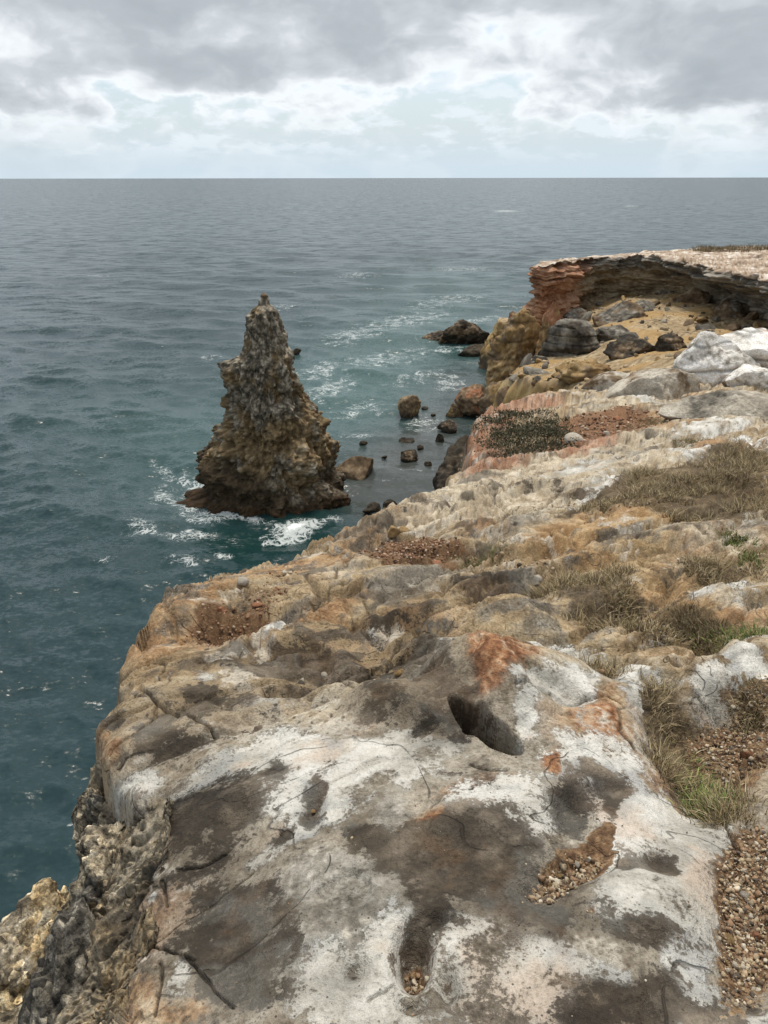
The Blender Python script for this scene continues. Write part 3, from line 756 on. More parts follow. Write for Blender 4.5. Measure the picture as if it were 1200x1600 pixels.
attr(cliff_me, 'colw', np.concatenate([tW, np.ones((len(tW), 1), F32)], -1))
tD = cramp(nE * .8 + nS * .7 + .4 * nB, [(-.5, (0.018, 0.015, 0.012)), (-.1, (0.036, 0.029, 0.022)), (.12, (0.076, 0.060, 0.043)), (.4, (0.23, 0.19, 0.145))])
tD = lerp(tD, (0.16, 0.155, 0.14), 0.5 * sstep(fbm2(px_w * 1.9 + 25, py_w * 1.9 + 4, 5, .65), .06, .25))
tD = lerp(tD, (0.12, 0.075, 0.043), 0.45 * sstep(fbm2(px_w * 2.2 + 95, py_w * 2.2 + 64, 5, .6), .12, .3))
attr(cliff_me, 'cold', np.concatenate([tD, np.ones((len(tD), 1), F32)], -1))
attr(cliff_me, 'paint', np.stack([np.clip((mW * .92) * (1 - .8 * sstep(mask(RUST, px_w, py_w), .4, .8)) + .75 * nE + .45 * nB + .35 * nS, 0, 1) * fS * fN, np.clip(mD * .92 + .85 * nE + .55 * nB + .35 * nS, 0, 1) * fS * fN, mG, np.clip(cong, 0, 1)], -1))


def painted_rock(name, fine=60.0, bump=0.6, dist=0.006, rough=0.9):
    """rock whose stains are stored on the mesh; the nodes add grain and fine relief"""
    m, T, b = new_mat(name)
    tc = T.n('ShaderNodeTexCoord').outputs['Object']
    c = T.n('ShaderNodeAttribute', attribute_name='col').outputs['Color']
    n1 = T.noise(tc, fine, 3, 0.65)
    f = T.mix(T.sm(n1, 0.3, 0.7), (0.78, 0.77, 0.76), (1.18, 1.17, 1.16))
    T.link(T.mix(1.0, c, f, 'MULTIPLY'), b.inputs['Base Color'])
    b.inputs['Roughness'].default_value = rough
    b.inputs['Specular IOR Level'].default_value = 0.25
    T.link(T.bump(n1, bump, dist), b.inputs['Normal'])
    return m


def cliff_material():
    """pale skins and dark crusts with crisp, ragged borders over the stained rock"""
    m, T, b = new_mat('cliff_rock')
    tc = T.n('ShaderNodeTexCoord').outputs['Object']
    c = T.n('ShaderNodeAttribute', attribute_name='col').outputs['Color']
    pt = T.n('ShaderNodeAttribute', attribute_name='paint')
    sp_ = T.n('ShaderNodeSeparateColor'); T.link(pt.outputs['Color'], sp_.inputs[0])
    w, d, g = sp_.outputs; cg = pt.outputs['Alpha']
    cw = T.n('ShaderNodeAttribute', attribute_name='colw').outputs['Color']
    cd = T.n('ShaderNodeAttribute', attribute_name='cold').outputs['Color']
    H = T.noise(tc, 8.0, 7, 0.70, 0.25)
    H2 = T.noise(tc, 75.0, 4, 0.72)
    rough_n = T.math('ADD', T.math('MULTIPLY', T.math('SUBTRACT', H, .5), 1.6), T.math('MULTIPLY', T.math('SUBTRACT', H2, .5), 1.0))
    mixn = T.math('ADD', T.math('MULTIPLY', H, .45), T.math('MULTIPLY', H2, .55))
    con = T.ramp(mixn, [(0.34, (0.30, 0.28, 0.26)), (0.45, (0.80, 0.79, 0.77)), (0.54, (1.12, 1.11, 1.10)), (0.66, (1.6, 1.57, 1.52))])
    conw = T.ramp(mixn, [(0.32, (0.55, 0.53, 0.50)), (0.45, (0.90, 0.89, 0.87)), (0.55, (1.06, 1.06, 1.05)), (0.68, (1.16, 1.16, 1.16))])
    col = T.mix(1.0, c, con, 'MULTIPLY')

    def layer(m_, lo, hi):
        x_ = T.math('ADD', m_, rough_n)
        return T.math('ADD', T.math('MULTIPLY', T.sm(x_, lo - .16, hi + .18), 0.40), T.math('MULTIPLY', T.sm(x_, lo, hi), 0.57))
    lw = layer(w, 0.43, 0.55)
    col = T.mix(lw, col, T.mix(1.0, cw, conw, 'MULTIPLY'))
    col = T.mix(layer(d, 0.50, 0.62), col, T.mix(1.0, cd, con, 'MULTIPLY'))
    # dark hairline cracks that wander over the rock
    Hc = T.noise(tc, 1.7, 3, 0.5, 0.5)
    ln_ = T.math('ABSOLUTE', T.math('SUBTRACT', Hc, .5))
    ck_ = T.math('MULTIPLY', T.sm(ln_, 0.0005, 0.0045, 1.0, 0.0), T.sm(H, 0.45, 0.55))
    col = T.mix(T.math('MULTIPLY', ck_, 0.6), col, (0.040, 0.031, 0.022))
    # pebbles set in the crumbling walls; pin holes elsewhere
    vo = T.n('ShaderNodeTexVoronoi'); T.link(tc, vo.inputs['Vector']); vo.inputs['Scale'].default_value = 42.0
    vd = vo.outputs['Distance']
    vs = T.n('ShaderNodeSeparateColor'); T.link(vo.outputs['Color'], vs.inputs[0])
    pebc = T.mix(1.0, col, T.ramp(vs.outputs[0], [(0.0, (0.35, 0.34, 0.33)), (0.5, (0.95, 0.93, 0.90)), (1.0, (1.9, 1.8, 1.65))]), 'MULTIPLY')
    pebc = T.mix(T.sm(vd, 0.42, 0.62, 0.0, 0.7), pebc, (0.05, 0.042, 0.033))
    col = T.mix(T.math('MULTIPLY', cg, 0.5), col, pebc)
    sp1 = T.math('MULTIPLY', T.sm(vd, 0.09, 0.15, 1.0, 0.0), T.sm(H, 0.47, 0.56))
    sp1 = T.math('MULTIPLY', sp1, T.math('SUBTRACT', 1.0, cg))
    col = T.mix(T.math('MULTIPLY', sp1, 0.8), col, (0.035, 0.03, 0.025))
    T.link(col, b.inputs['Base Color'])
    b.inputs['Roughness'].default_value = 0.9
    b.inputs['Specular IOR Level'].default_value = 0.22
    crease = T.math('ABSOLUTE', T.math('SUBTRACT', H, .5))
    hgt = T.math('ADD', T.math('MULTIPLY', crease, 1.6), T.math('MULTIPLY', H2, 0.40))
    hgt = T.math('ADD', T.math('SUBTRACT', hgt, T.math('MULTIPLY', ck_, 0.35)), T.math('MULTIPLY', lw, 0.12))
    hgt = T.math('SUBTRACT', hgt, T.math('MULTIPLY', T.math('MULTIPLY', vd, cg), 0.30))
    T.link(T.bump(hgt, 0.95, 0.030), b.inputs['Normal'])
    return m


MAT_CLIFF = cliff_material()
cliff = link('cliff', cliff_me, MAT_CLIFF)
tag(cliff, 'weathered white, tan and dark brown limestone cliff top filling the foreground', 'cliff', kind='structure')

# ================================================================== THE SEA
def sea_blobs(L):
    """ellipses on the photograph laid out on the water plane"""
    res = []
    for b in L:
        x, y, rx, ry, rot, st = b
        c = at(x, y, EYE)[:2]
        J = np.stack([(at(x + 2, y, EYE) - at(x - 2, y, EYE))[:2] / 4, (at(x, y + 2, EYE) - at(x, y - 2, EYE))[:2] / 4], 1)
        a = math.radians(rot)
        M = J @ np.array([[math.cos(a), -math.sin(a)], [math.sin(a), math.cos(a)]]) @ np.diag([rx, ry])
        sv = np.linalg.svd(M)[1][0]
        res.append((c, np.linalg.inv(M), sv, st))
    return res


SGX, SGY = persp_grid(lambda y: EYE + 0 * y, 5.0, 3000, 1640, 283.2, 580, 350, 0.60, np.array([-30000, -3000, -300, -60, -20, -5, 0, 2.0]), np.geomspace(3300, 32000, 16), 30, 4.0)
sx = SGX.ravel().astype(F32); sy = SGY.ravel().astype(F32); sr = np.hypot(sx, sy)
spacing = np.clip(np.gradient(SGY, axis=0).ravel(), 0.02, 1e5).astype(F32) * 0.8
wob1 = 0.5 * fbm2(sx * 0.5, sy * 0.5, 3); wob2 = 0.5 * fbm2(sx * 0.5 + 40, sy * 0.5, 3)
SHOAL = [(600, 560, 150, 60, -10, .75), (560, 620, 90, 50, 0, .8), (680, 500, 120, 40, 0, .5), (700, 440, 140, 30, 0, .4), (180, 640, 160, 80, 0, .25), (300, 700, 90, 70, 0, .4)]
SHALLOW = [(620, 720, 70, 45, 0, .95), (680, 680, 50, 60, 0, .9), (560, 760, 50, 30, 0, .9), (640, 760, 60, 30, 0, .9), (720, 600, 40, 30, 0, .5)]
DARK_GREEN = [(400, 850, 120, 30, 0, .8), (480, 810, 60, 30, 0, .8)]  # darker green water in front of the stack
m1, m2, m3 = [mask(sea_blobs(L), sx + wob1 * 2, sy + wob2 * 2) for L in (SHOAL, SHALLOW, DARK_GREEN)]
rg = np.random.default_rng(5)
ox = np.zeros_like(sx); oy = np.zeros_like(sx); oz = np.zeros_like(sx)
near = np.nonzero((sr < 1500) & (sy > 2))[0]
xs, ys, dn = sx[near], sy[near], spacing[near]
# patches of stronger and weaker chop
gust = np.clip(0.85 + 0.7 * fbm2(xs * 0.035, ys * 0.06, 3), 0.35, 1.5).astype(F32)
gust *= 1 - .72 * m2[near]
for i in range(64):
    lam = 0.55 * (14.0 / 0.55) ** (i / 63) * rg.uniform(.9, 1.1)
    ang = math.radians(-112 + rg.normal() * (34 if lam < 5 else 18))
    k = 2 * math.pi / lam
    amp = 0.050 / k * (1.0 if lam < 3 else 0.45)
    w = sstep(lam / dn, 2.0, 4.5).astype(F32)
    ph = k * (xs * math.cos(ang) + ys * math.sin(ang)) + F32(rg.uniform(0, 6.28)) + 0.9 * lam ** .3 * np.sin(0.13 * xs + i) * np.cos(0.11 * ys + 2 * i)
    g_ = gust if lam < 4 else 1.0
    oz[near] += amp * w * g_ * np.cos(ph)
    sph = np.sin(ph) * (amp * 0.85) * w * g_
    ox[near] -= sph * math.cos(ang); oy[near] -= sph * math.sin(ang)
sea_me = mesh_from('sea', np.stack([sx + ox, sy + oy, oz], -1), grid_faces(*SGX.shape))
FOAM = [(465, 828, 34, 13, -20, 1.0), (440, 838, 26, 9, -20, .8), (400, 812, 30, 7, 8, .65), (345, 870, 20, 5, 0, .6), (330, 868, 14, 4, 0, .4), (262, 770, 34, 22, 30, .36), (300, 800, 40, 16, 20, .40), (250, 735, 30, 20, 60, .28), (330, 812, 30, 10, 10, .42), (360, 806, 60, 6, 8, .6), (300, 755, 12, 16, 0, .6), (282, 745, 12, 10, 0, .5),
        (515, 608, 44, 14, -18, .46), (500, 580, 40, 14, -10, .36), (560, 640, 60, 12, -8, .30), (600, 560, 90, 18, -10, .30), (640, 500, 90, 12, -8, .32), (700, 470, 80, 10, -8, .30), (560, 520, 60, 14, -12, .36), (760, 540, 20, 4, 0, .7), (690, 545, 50, 6, 0, .32), (745, 500, 40, 6, -8, .4), (655, 590, 70, 10, -12, .28), (660, 660, 40, 16, 0, .30), (560, 680, 30, 5, 0, .35), (640, 735, 50, 4, 0, .25), (610, 755, 50, 4, 0, .2), (700, 600, 30, 14, 0, .38),
        (130, 1290, 18, 26, 10, .22), (150, 1340, 20, 16, 0, .22), (300, 840, 50, 12, 0, .36), (160, 880, 30, 8, 0, .32), (280, 880, 30, 8, 0, .36), (220, 830, 50, 16, 0, .3), (525, 812, 20, 6, 0, .5), (790, 330, 20, 2.0, 0, .6), (985, 322, 14, 1.4, 0, .5), (440, 480, 30, 5, 0, .3), (720, 420, 60, 4, 0, .3), (560, 430, 40, 5, 0, .28), (150, 430, 30, 3, 0, .3), (330, 560, 20, 4, 0, .3)]
fo = np.zeros(len(sx), F32)


def _ff(k, q, st):
    fo[k] = np.maximum(fo[k], .9 * st * np.exp(-0.8 * q * q))


blob_each(sea_blobs(FOAM), sx + wob1, sy + wob2, _ff)
attr(sea_me, 'wat', np.stack([m1, m2, m3, fo], -1))
attr(sea_me, 'tk', 0.72 + 0.38 * sstep(np.log(sr + 1), math.log(30), math.log(250)))
attr(sea_me, 'rgh', 0.25 - 0.02 * sstep(np.log(sr + 1), math.log(40), math.log(900)))


def sea_material():
    m, T, b = new_mat('sea_water')
    geo = T.n('ShaderNodeTexCoord').outputs['Object']
    a = T.n('ShaderNodeAttribute', attribute_name='wat')
    s = T.n('ShaderNodeSeparateColor'); T.link(a.outputs['Color'], s.inputs[0])
    foam_a = a.outputs['Alpha']
    n_big = T.noise(T.scale(geo, (0.05, 0.09, 1)), 1.0, 3, 0.55)
    col = T.mix(n_big, (0.0105, 0.0285, 0.0335), (0.0175, 0.043, 0.048))
    col = T.mix(s.outputs[0], col, (0.042, 0.092, 0.088))
    col = T.mix(s.outputs[1], col, (0.046, 0.052, 0.048))
    col = T.mix(s.outputs[2], col, (0.004, 0.026, 0.024))
    # lacy foam: thin walls between bubbles of clear water, thicker where the foam is dense
    wv = T.n('ShaderNodeTexNoise'); wv.inputs['Scale'].default_value = 0.9; wv.inputs['Detail'].default_value = 4
    T.link(geo, wv.inputs['Vector'])
    warp = T.vmath('ADD', geo, T.vmath('SCALE', wv.outputs['Color']))
    warp.node.inputs[1].links[0].from_node.inputs['Scale'].default_value = 1.5
    lace = T.vor(T.scale(warp, (1.0, 1.0, 0.0)), 3.3, 'DISTANCE_TO_EDGE')
    lace2 = T.vor(T.scale(warp, (1.0, 1.0, 0.0)), 8.0, 'DISTANCE_TO_EDGE')
    fn = T.noise(geo, 1.3, 7, 0.72)
    dens = T.math('ADD', foam_a, T.math('MULTIPLY', T.math('SUBTRACT', fn, 0.55), 1.5))
    dens = T.math('MULTIPLY', dens, T.sm(foam_a, 0.02, 0.2))
    thr = T.math('MULTIPLY', dens, 0.26)
    l1 = T.sm(T.math('SUBTRACT', thr, lace), -0.02, 0.05)
    l2 = T.sm(T.math('SUBTRACT', T.math('MULTIPLY', dens, 0.20), lace2), -0.02, 0.05)
    solid = T.sm(dens, 0.55, 0.85)
    foam = T.math('MAXIMUM', T.math('MAXIMUM', T.math('MULTIPLY', l1, 0.55), T.math('MULTIPLY', l2, 0.45)), solid)
    foam = T.math('MULTIPLY', foam, T.sm(dens, 0.03, 0.3))
    T.link(T.mix(foam, col, (0.74, 0.78, 0.78)), b.inputs['Base Color'])
    r = T.n('ShaderNodeAttribute', attribute_name='rgh').outputs['Fac']
    T.link(T.math('ADD', r, T.math('MULTIPLY', foam, 0.6)), b.inputs['Roughness'])
    b.inputs['IOR'].default_value = 1.333
    # wavelets too small for the mesh tilt the surface directly
    def tilt(sc, scale, k, detail):
        nd = T.n('ShaderNodeTexNoise'); nd.inputs['Scale'].default_value = scale; nd.inputs['Detail'].default_value = detail; nd.inputs['Roughness'].default_value = 0.6
        T.link(T.scale(geo, sc), nd.inputs['Vector'])
        v = T.vmath('MULTIPLY', T.vmath('SUBTRACT', nd.outputs['Color'], (.5, .5, .5)), (k * .8, k, 0.0))
        return v
    N = T.n('ShaderNodeNewGeometry').outputs['Normal']
    tk = T.n('ShaderNodeAttribute', attribute_name='tk').outputs['Fac']
    tl = T.n('ShaderNodeVectorMath', operation='SCALE'); T.link(T.math('MULTIPLY', tk, T.math('SUBTRACT', 1.0, T.math('MULTIPLY', s.outputs[1], 0.5))), tl.inputs['Scale'])
    T.link(T.vmath('ADD', tilt((1.0, 1.7, 1), 4.6, 1.5, 3), tilt((0.30, 0.7, 1), 1.0, 1.4, 3)), tl.inputs[0])
    v = T.vmath('ADD', N, tl.outputs[0])
    T.link(T.vmath('NORMALIZE', v), b.inputs['Normal'])
    return m


sea = link('sea', sea_me, sea_material())
tag(sea, 'choppy grey-green open sea reaching to the horizon', 'sea', kind='structure')

# ================================================================== ROCKS
def ico(sub):
    import bmesh
    bm = bmesh.new()
    bmesh.ops.create_icosphere(bm, subdivisions=sub, radius=1.0)
    V = np.array([v.co[:] for v in bm.verts]); Fc = np.array([[v.index for v in f.verts] for f in bm.faces])
    bm.free()
    return V, Fc


ICO = {i: ico(i) for i in (1, 2, 3, 5, 6)}
MAT_ROCK = painted_rock('sea_rock', 26.0, 0.9, 0.03)
MAT_STONE = painted_rock('stone', 70.0, 0.8, 0.008)

PAL = {
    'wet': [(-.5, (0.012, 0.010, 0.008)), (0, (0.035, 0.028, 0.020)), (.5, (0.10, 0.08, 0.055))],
    'grey': [(-.5, (0.045, 0.040, 0.034)), (-.1, (0.13, 0.118, 0.098)), (.2, (0.23, 0.21, 0.175)), (.5, (0.38, 0.35, 0.30))],
    'ochre': [(-.5, (0.12, 0.070, 0.028)), (0, (0.30, 0.195, 0.085)), (.5, (0.47, 0.36, 0.20))],
    'brown': [(-.5, (0.05, 0.034, 0.020)), (0, (0.145, 0.10, 0.06)), (.5, (0.30, 0.23, 0.15))],
    'white': [(-.4, (0.26, 0.235, 0.205)), (-.12, (0.62, 0.59, 0.54)), (.1, (0.76, 0.745, 0.715)), (.5, (0.80, 0.79, 0.77))],
    'pale': [(-.5, (0.22, 0.195, 0.16)), (0, (0.42, 0.38, 0.315)), (.5, (0.58, 0.54, 0.47))],
    'red': [(-.5, (0.13, 0.050, 0.024)), (0, (0.30, 0.135, 0.07)), (.5, (0.45, 0.27, 0.17))],
    'sand': [(-.5, (0.22, 0.15, 0.080)), (0, (0.36, 0.265, 0.155)), (.5, (0.46, 0.36, 0.23))],
}


def rock_mesh(name, size, seed, sub=5, rough=0.16, freq=1.1, cuts=9, cutr=(0.45, 0.8), strata=0.0, sfreq=3.0, pal='grey', pal2=None, wet_z=None, patch=None, fluting=0.0):
    """irregular stone: a ball cut by random planes, weathered by noise; size = half extents in metres"""
    V, Fc = ICO[sub]
    rg = np.random.default_rng(seed)
    p = V.copy()
    for _ in range(cuts):
        n = rg.normal(size=3); n /= np.linalg.norm(n)
        d = rg.uniform(*cutr)
        e = np.clip(p @ n - d, 0, None)
        p = p - 0.92 * e[:, None] * n
    size = np.asarray(size, float)
    w = p * size
    m = float(size.mean())
    q = w / m + seed * 3.1
    nrm = p / (np.linalg.norm(p, axis=1, keepdims=True) + 1e-6)
    disp = rough * (billow3(q * freq, 4, 0.52) - 0.25) * 2 + rough * 0.7 * fbm3(q * freq * 0.6 + 5, 3)
    w = w + nrm * (disp * m)[:, None]
    if strata:
        zz = w[:, 2] * sfreq + 0.5 * fbm3(w * 0.8 / m + 4, 2) + seed
        st = np.abs(((zz % 1) - 0.5) * 2)
        st2 = perlin2(zz * 1.0, zz * 0 + seed) 
        h = nrm.copy(); h[:, 2] = 0
        w = w + h * (strata * (st2 * 1.2 - 0.6 * sstep(st, 0.75, 1.0)))[:, None]
    n1 = fbm3(w * 1.3 / m ** .5 + seed, 5, 0.62); n2 = fbm3(w * 6 / m ** .5 + seed + 7, 3, 0.65)
    col = cramp(n1 * 0.9 + n2 * 0.7, PAL[pal])
    if pal2:
        lo, hi = patch or (0.0, 0.22)
        col = col + (cramp(n1 * .5 + n2, PAL[pal2]) - col) * sstep(fbm3(w * 0.9 / m + seed + 31, 5, 0.62) + .2 * n2, lo, hi)[:, None]
    if strata:
        col = col * (1 - 0.55 * sstep(st, 0.8, 1.0)[:, None])
    if wet_z is not None:
        f = sstep(w[:, 2] + 0.25 * n1, wet_z + 0.35, wet_z - 0.1)[:, None]
        col = col + (cramp(n2, PAL['wet']) - col) * f
    me = mesh_from(name, w, Fc)
    attr(me, 'col', np.concatenate([np.clip(col, .008, .8), np.ones((len(col), 1))], -1))
    return me


def rock_obj(name, label, cat, px, py, drop, wpx, hpx, seed, dpt=0.8, rotz=0.0, sink=0.65, group=None, mat=None, **kw):
    """stone whose foot is seen at a pixel; width and height given in photograph pixels at that distance"""
    p = at(px, py, drop)
    slant = float(np.linalg.norm(p - np.array([0, 0, EYE])))
    hw = wpx * slant / FPX / 2; hh = hpx * slant / FPX / 2
    me = rock_mesh(name, (hw, hw * dpt, hh * (1 + sink)), seed, **kw)
    o = link(name, me, mat or MAT_ROCK)
    o.location = (p[0], p[1] + hw * dpt * 0.5, p[2] + hh * (1 - sink))
    o.rotation_euler = (0, 0, rotz)
    tag(o, label, cat, group)
    return o


# ------------------------------------------------------------------ the sea stack
Y_ST = 30.0
OUT = [(462, 411, 415), (468, 405, 418), (476, 402, 420), (487, 392, 435), (507, 379, 440), (533, 374, 445), (555, 372, 456), (566, 356, 458), (575, 351, 460), (600, 354, 470), (627, 350, 486), (653, 348, 495), (670, 340, 503), (693, 330, 510), (716, 314, 517), (740, 312, 526), (757, 310, 534), (772, 304, 537), (800, 298, 540)]
zz_, cc_, ww_ = [], [], []
for y_, xl, xr in OUT:
    a_ = at_y(xl, y_, Y_ST); b_ = at_y(xr, y_, Y_ST)
    zz_.append(a_[2]); cc_.append((a_[0] + b_[0]) / 2); ww_.append((b_[0] - a_[0]) / 2)
zz_, cc_, ww_ = [np.array(v)[::-1] for v in (zz_, cc_, ww_)]
NH, NA = 340, 360
hz_ = np.linspace(zz_.min(), zz_.max(), NH)
an = np.linspace(0, 2 * np.pi, NA, endpoint=False)
HZ, AN = np.meshgrid(hz_, an, indexing='ij')
cxs = np.interp(HZ, zz_, cc_); wid = np.interp(HZ, zz_, ww_)
ca, sa_ = np.cos(AN), np.sin(AN)
# blunt, slightly squared section, thinner front to back
sq = (np.abs(ca) ** 2.6 + np.abs(sa_) ** 2.6) ** (-1 / 2.6)
dep = np.interp(HZ, [-1.2, 0.5, 3, 6, 8.8], [0.95, 0.85, 0.78, 0.8, 0.9])
S0 = np.stack([cxs + wid * sq * ca, Y_ST + wid * sq * sa_ * dep, HZ], -1)
q = S0.reshape(-1, 3)
low_ = sstep(q[:, 2], 4.2, 1.0)
upp = 1 - low_
flute = billow3(q * np.array([1.25, 1.25, 0.17]) + 3, 3, 0.5) - 0.24
knob = billow3(q * np.array([1.5, 1.5, 0.95]) + 13, 4, 0.55) - 0.24
ledge = perlin3(q * np.array([.25, .25, 1.1]) + 41)
big = fbm3(q * 0.55 + 9, 3)
fine_ = fbm3(q * 6.5, 3, 0.6)
amp = np.clip(np.repeat(np.interp(hz_, zz_, ww_), NA) / 2.2, 0.16, 1.0)
def quant(v, n, w_=.18):
    u_ = v * n; f_ = u_ - np.floor(u_)
    return (np.floor(u_) + sstep(f_, .5 - w_, .5 + w_)) / n


bq = quant(fbm3(q * np.array([.85, .85, .62]) + 71, 3, .5), 6)
bq2 = quant(fbm3(q * np.array([2.3, 2.3, 1.5]) + 33, 3, .5), 5)
jnt = perlin3(q * np.array([.15, .15, 2.1]) + 5) + .6 * perlin3(q * np.array([.3, .3, 4.6]) + 15)
disp = amp * (0.85 * bq + .42 * bq2 + .11 * jnt) + amp * (1.35 * flute * (0.35 + 0.9 * upp) + 0.42 * knob * (0.35 + 0.65 * upp) + 0.30 * ledge + 0.55 * big - .16) + 0.04 * fine_ + 0.10 * (billow3(q * np.array([3.6, 3.6, 1.8]) + 8, 3, .55) - .25)
disp += 0.14 * low_ * fbm3(q * np.array([.7, .7, 2.6]) + 22, 4, 0.55)
disp -= 0.30 * np.exp(-((q[:, 2] - 0.55) / 0.42) ** 2)                                           # wave-cut notch
disp += (0.10 + 0.35 * sstep(q[:, 0], -5.5, -8.0)) * sstep(q[:, 2], 0.25, -0.35)                                                      # weedy foot
hd = np.stack([np.cos(AN).ravel(), np.sin(AN).ravel() * 0.9, 0.12 * np.ones(NH * NA)], -1)
sv_ = q + hd * disp[:, None]
crust = fbm3(sv_ * np.array([1.0, 1.0, .6]) + 3, 5, 0.6) + 0.6 * knob + 0.35 * flute
n2_ = fbm3(sv_ * np.array([5.5, 5.5, 4.4]), 4, 0.66)
col_s = cramp(n2_ * 1.15 + knob * .5, [(-.5, (0.030, 0.027, 0.023)), (-.1, (0.105, 0.090, 0.066)), (.12, (0.23, 0.20, 0.15)), (.4, (0.44, 0.39, 0.31))])
och = cramp(n2_ + crust * .4, [(-.5, (0.060, 0.040, 0.021)), (0, (0.20, 0.138, 0.068)), (.4, (0.36, 0.265, 0.145))])
zf = np.interp(q[:, 2], [0, 0.8, 2.0, 3.6, 4.4, 6.5, 8.0, 8.5, 8.9], [.1, .22, .40, .36, .14, .02, 0.0, .2, .5])
col_s = lerp(col_s, och, sstep(zf - 1.3 * crust - 0.22, -0.1, 0.2) * 0.9)
brown = cramp(n2_, [(-.4, (0.022, 0.016, 0.010)), (.1, (0.062, 0.044, 0.025)), (.5, (0.13, 0.092, 0.05))])
col_s = lerp(col_s, brown, sstep(np.interp(q[:, 2], [0, 1.6, 2.6, 9], [1.0, .62, .1, 0]) + .5 * fbm3(sv_ * 0.8 + 17, 3) + 0.35 * np.clip(-(q[:, 0] + 5.6) / 2.2, -1, 1) * sstep(q[:, 2], 3.6, 2.0), .35, .75))
weed = cramp(n2_, [(-.4, (0.014, 0.009, 0.005)), (.4, (0.062, 0.036, 0.016))])
col_s = lerp(col_s, weed, sstep(q[:, 2] + .2 * n2_, 0.45, 0.1))
sm_ = mesh_from('sea_stack', sv_, np.concatenate([grid_faces(NH, NA, True)]))
attr(sm_, 'col', np.concatenate([np.clip(col_s, .006, .8), np.ones((len(col_s), 1))], -1))
stack = link('sea_stack', sm_, MAT_ROCK)
tag(stack, 'tall pointed dark grey and ochre sea stack standing in the water', 'sea stack')
top = sv_.reshape(NH, NA, 3)[-1].mean(0)
cap = link('summit_block', rock_mesh('summit_block', (0.17, 0.15, 0.16), 91, sub=3, pal='brown'), MAT_ROCK, parent=stack)
cap.location = (top[0], top[1], top[2] - 0.02)

# ------------------------------------------------------------------ boulders in the water and at the cliff foot
rock_obj('boulder', 'dark flat-topped boulder in the water right beside the sea stack', 'boulder', 549, 748, EYE, 84, 40, 11, pal='brown', wet_z=-.3, rough=.12)
rock_obj('boulder', 'brown peaked boulder alone in the water right of the sea stack', 'boulder', 640, 650, EYE, 44, 32, 12, pal='brown', pal2='ochre', wet_z=-.2, rough=.2)
rock_obj('boulder', 'rounded brown boulder in the water below the yellow cliff', 'boulder', 710, 652, EYE, 27, 26, 13, pal='brown', pal2='ochre', wet_z=-.3)
rock_obj('boulder', 'low dark boulder in the cove below the rounded brown boulder', 'boulder', 703, 673, EYE, 30, 16, 14, pal='wet', pal2='brown', wet_z=-.1)
rock_obj('boulder', 'small black boulder nearest the dark leaning rock', 'boulder', 687, 692, EYE, 16, 15, 15, pal='wet')
rock_obj('boulder', 'dark flat boulder awash in the middle of the cove', 'boulder', 637, 718, EYE, 36, 17, 16, pal='wet', pal2='brown')
rock_obj('boulder', 'black rock breaking the water behind the flat-topped boulder', 'boulder', 522, 707, EYE, 26, 12, 17, pal='wet')
rock_obj('boulder', 'long black rock barely above water right of the sea stack', 'boulder', 637, 692, EYE, 30, 7, 18, pal='wet')
rock_obj('boulder', 'tiny dark rock between the sea stack and the cove boulders', 'boulder', 566, 694, EYE, 16, 5, 19, pal='wet')
rock_obj('boulder', 'dark rock just showing behind the upper right side of the sea stack', 'boulder', 464, 552, EYE, 14, 8, 20, pal='wet', sub=3)
rock_obj('boulder', 'low black rock at the foot of the cliff near the sea stack', 'boulder', 580, 800, EYE, 30, 14, 21, pal='wet')
rock_obj('boulder', 'black rock where the cliff meets the cove', 'boulder', 610, 795, EYE, 26, 14, 22, pal='wet')
rock_obj('boulder', 'small dark stone in the cove above the long black rock', 'boulder', 663, 640, EYE, 12, 7, 24, pal='wet', sub=3)
rock_obj('reef_rock', 'jagged black reef rock in the sea left of the yellow cliff', 'reef', 726, 538, EYE, 96, 40, 31, dpt=.5, pal='wet', pal2='brown', rough=.26, freq=1.6, sub=6)
rock_obj('reef_rock', 'low reef tail running left from the jagged black reef', 'reef', 686, 534, EYE, 54, 16, 32, dpt=.5, pal='wet', pal2='brown', rough=.22)
rock_obj('reef_rock', 'flat black reef slab with a white foam edge in front of the jagged reef', 'reef', 742, 554, EYE, 62, 13, 33, dpt=.5, pal='wet', rough=.15)
rock_obj('cliff_rock', 'rusty brown rock at the waterline below the yellow cliff', 'rock', 742, 640, 12.6, 60, 36, 34, pal='brown', pal2='red', rough=.2, wet_z=-.5)
rock_obj('cliff_rock', 'pale brown ledge beside the rusty waterline rock', 'rock', 770, 640, 11.8, 70, 50, 35, pal='brown', pal2='ochre', rough=.2, wet_z=-.9)
for k_, (x_, y_, w_, h_, l_) in enumerate([(598, 742, 22, 6, 'flat dark rock awash in the shallows nearest the cliff'), (668, 728, 18, 9, 'low dark rock awash beside the leaning rock'), (655, 702, 14, 6, 'small flat rock awash above the middle of the cove'), (690, 668, 16, 9, 'dark rock touching the left side of the low dark boulder'), (600, 716, 12, 4, 'thin dark rock tip in the shallows by the flat-topped boulder'), (722, 640, 16, 12, 'dark stone against the rounded brown boulder'), (676, 650, 10, 5, 'tiny stone awash left of the rounded brown boulder')]):
    rock_obj('boulder', l_, 'boulder', x_, y_, EYE, w_, h_, 120 + k_, pal='wet', pal2='brown', sub=3, patch=(.1, .3))
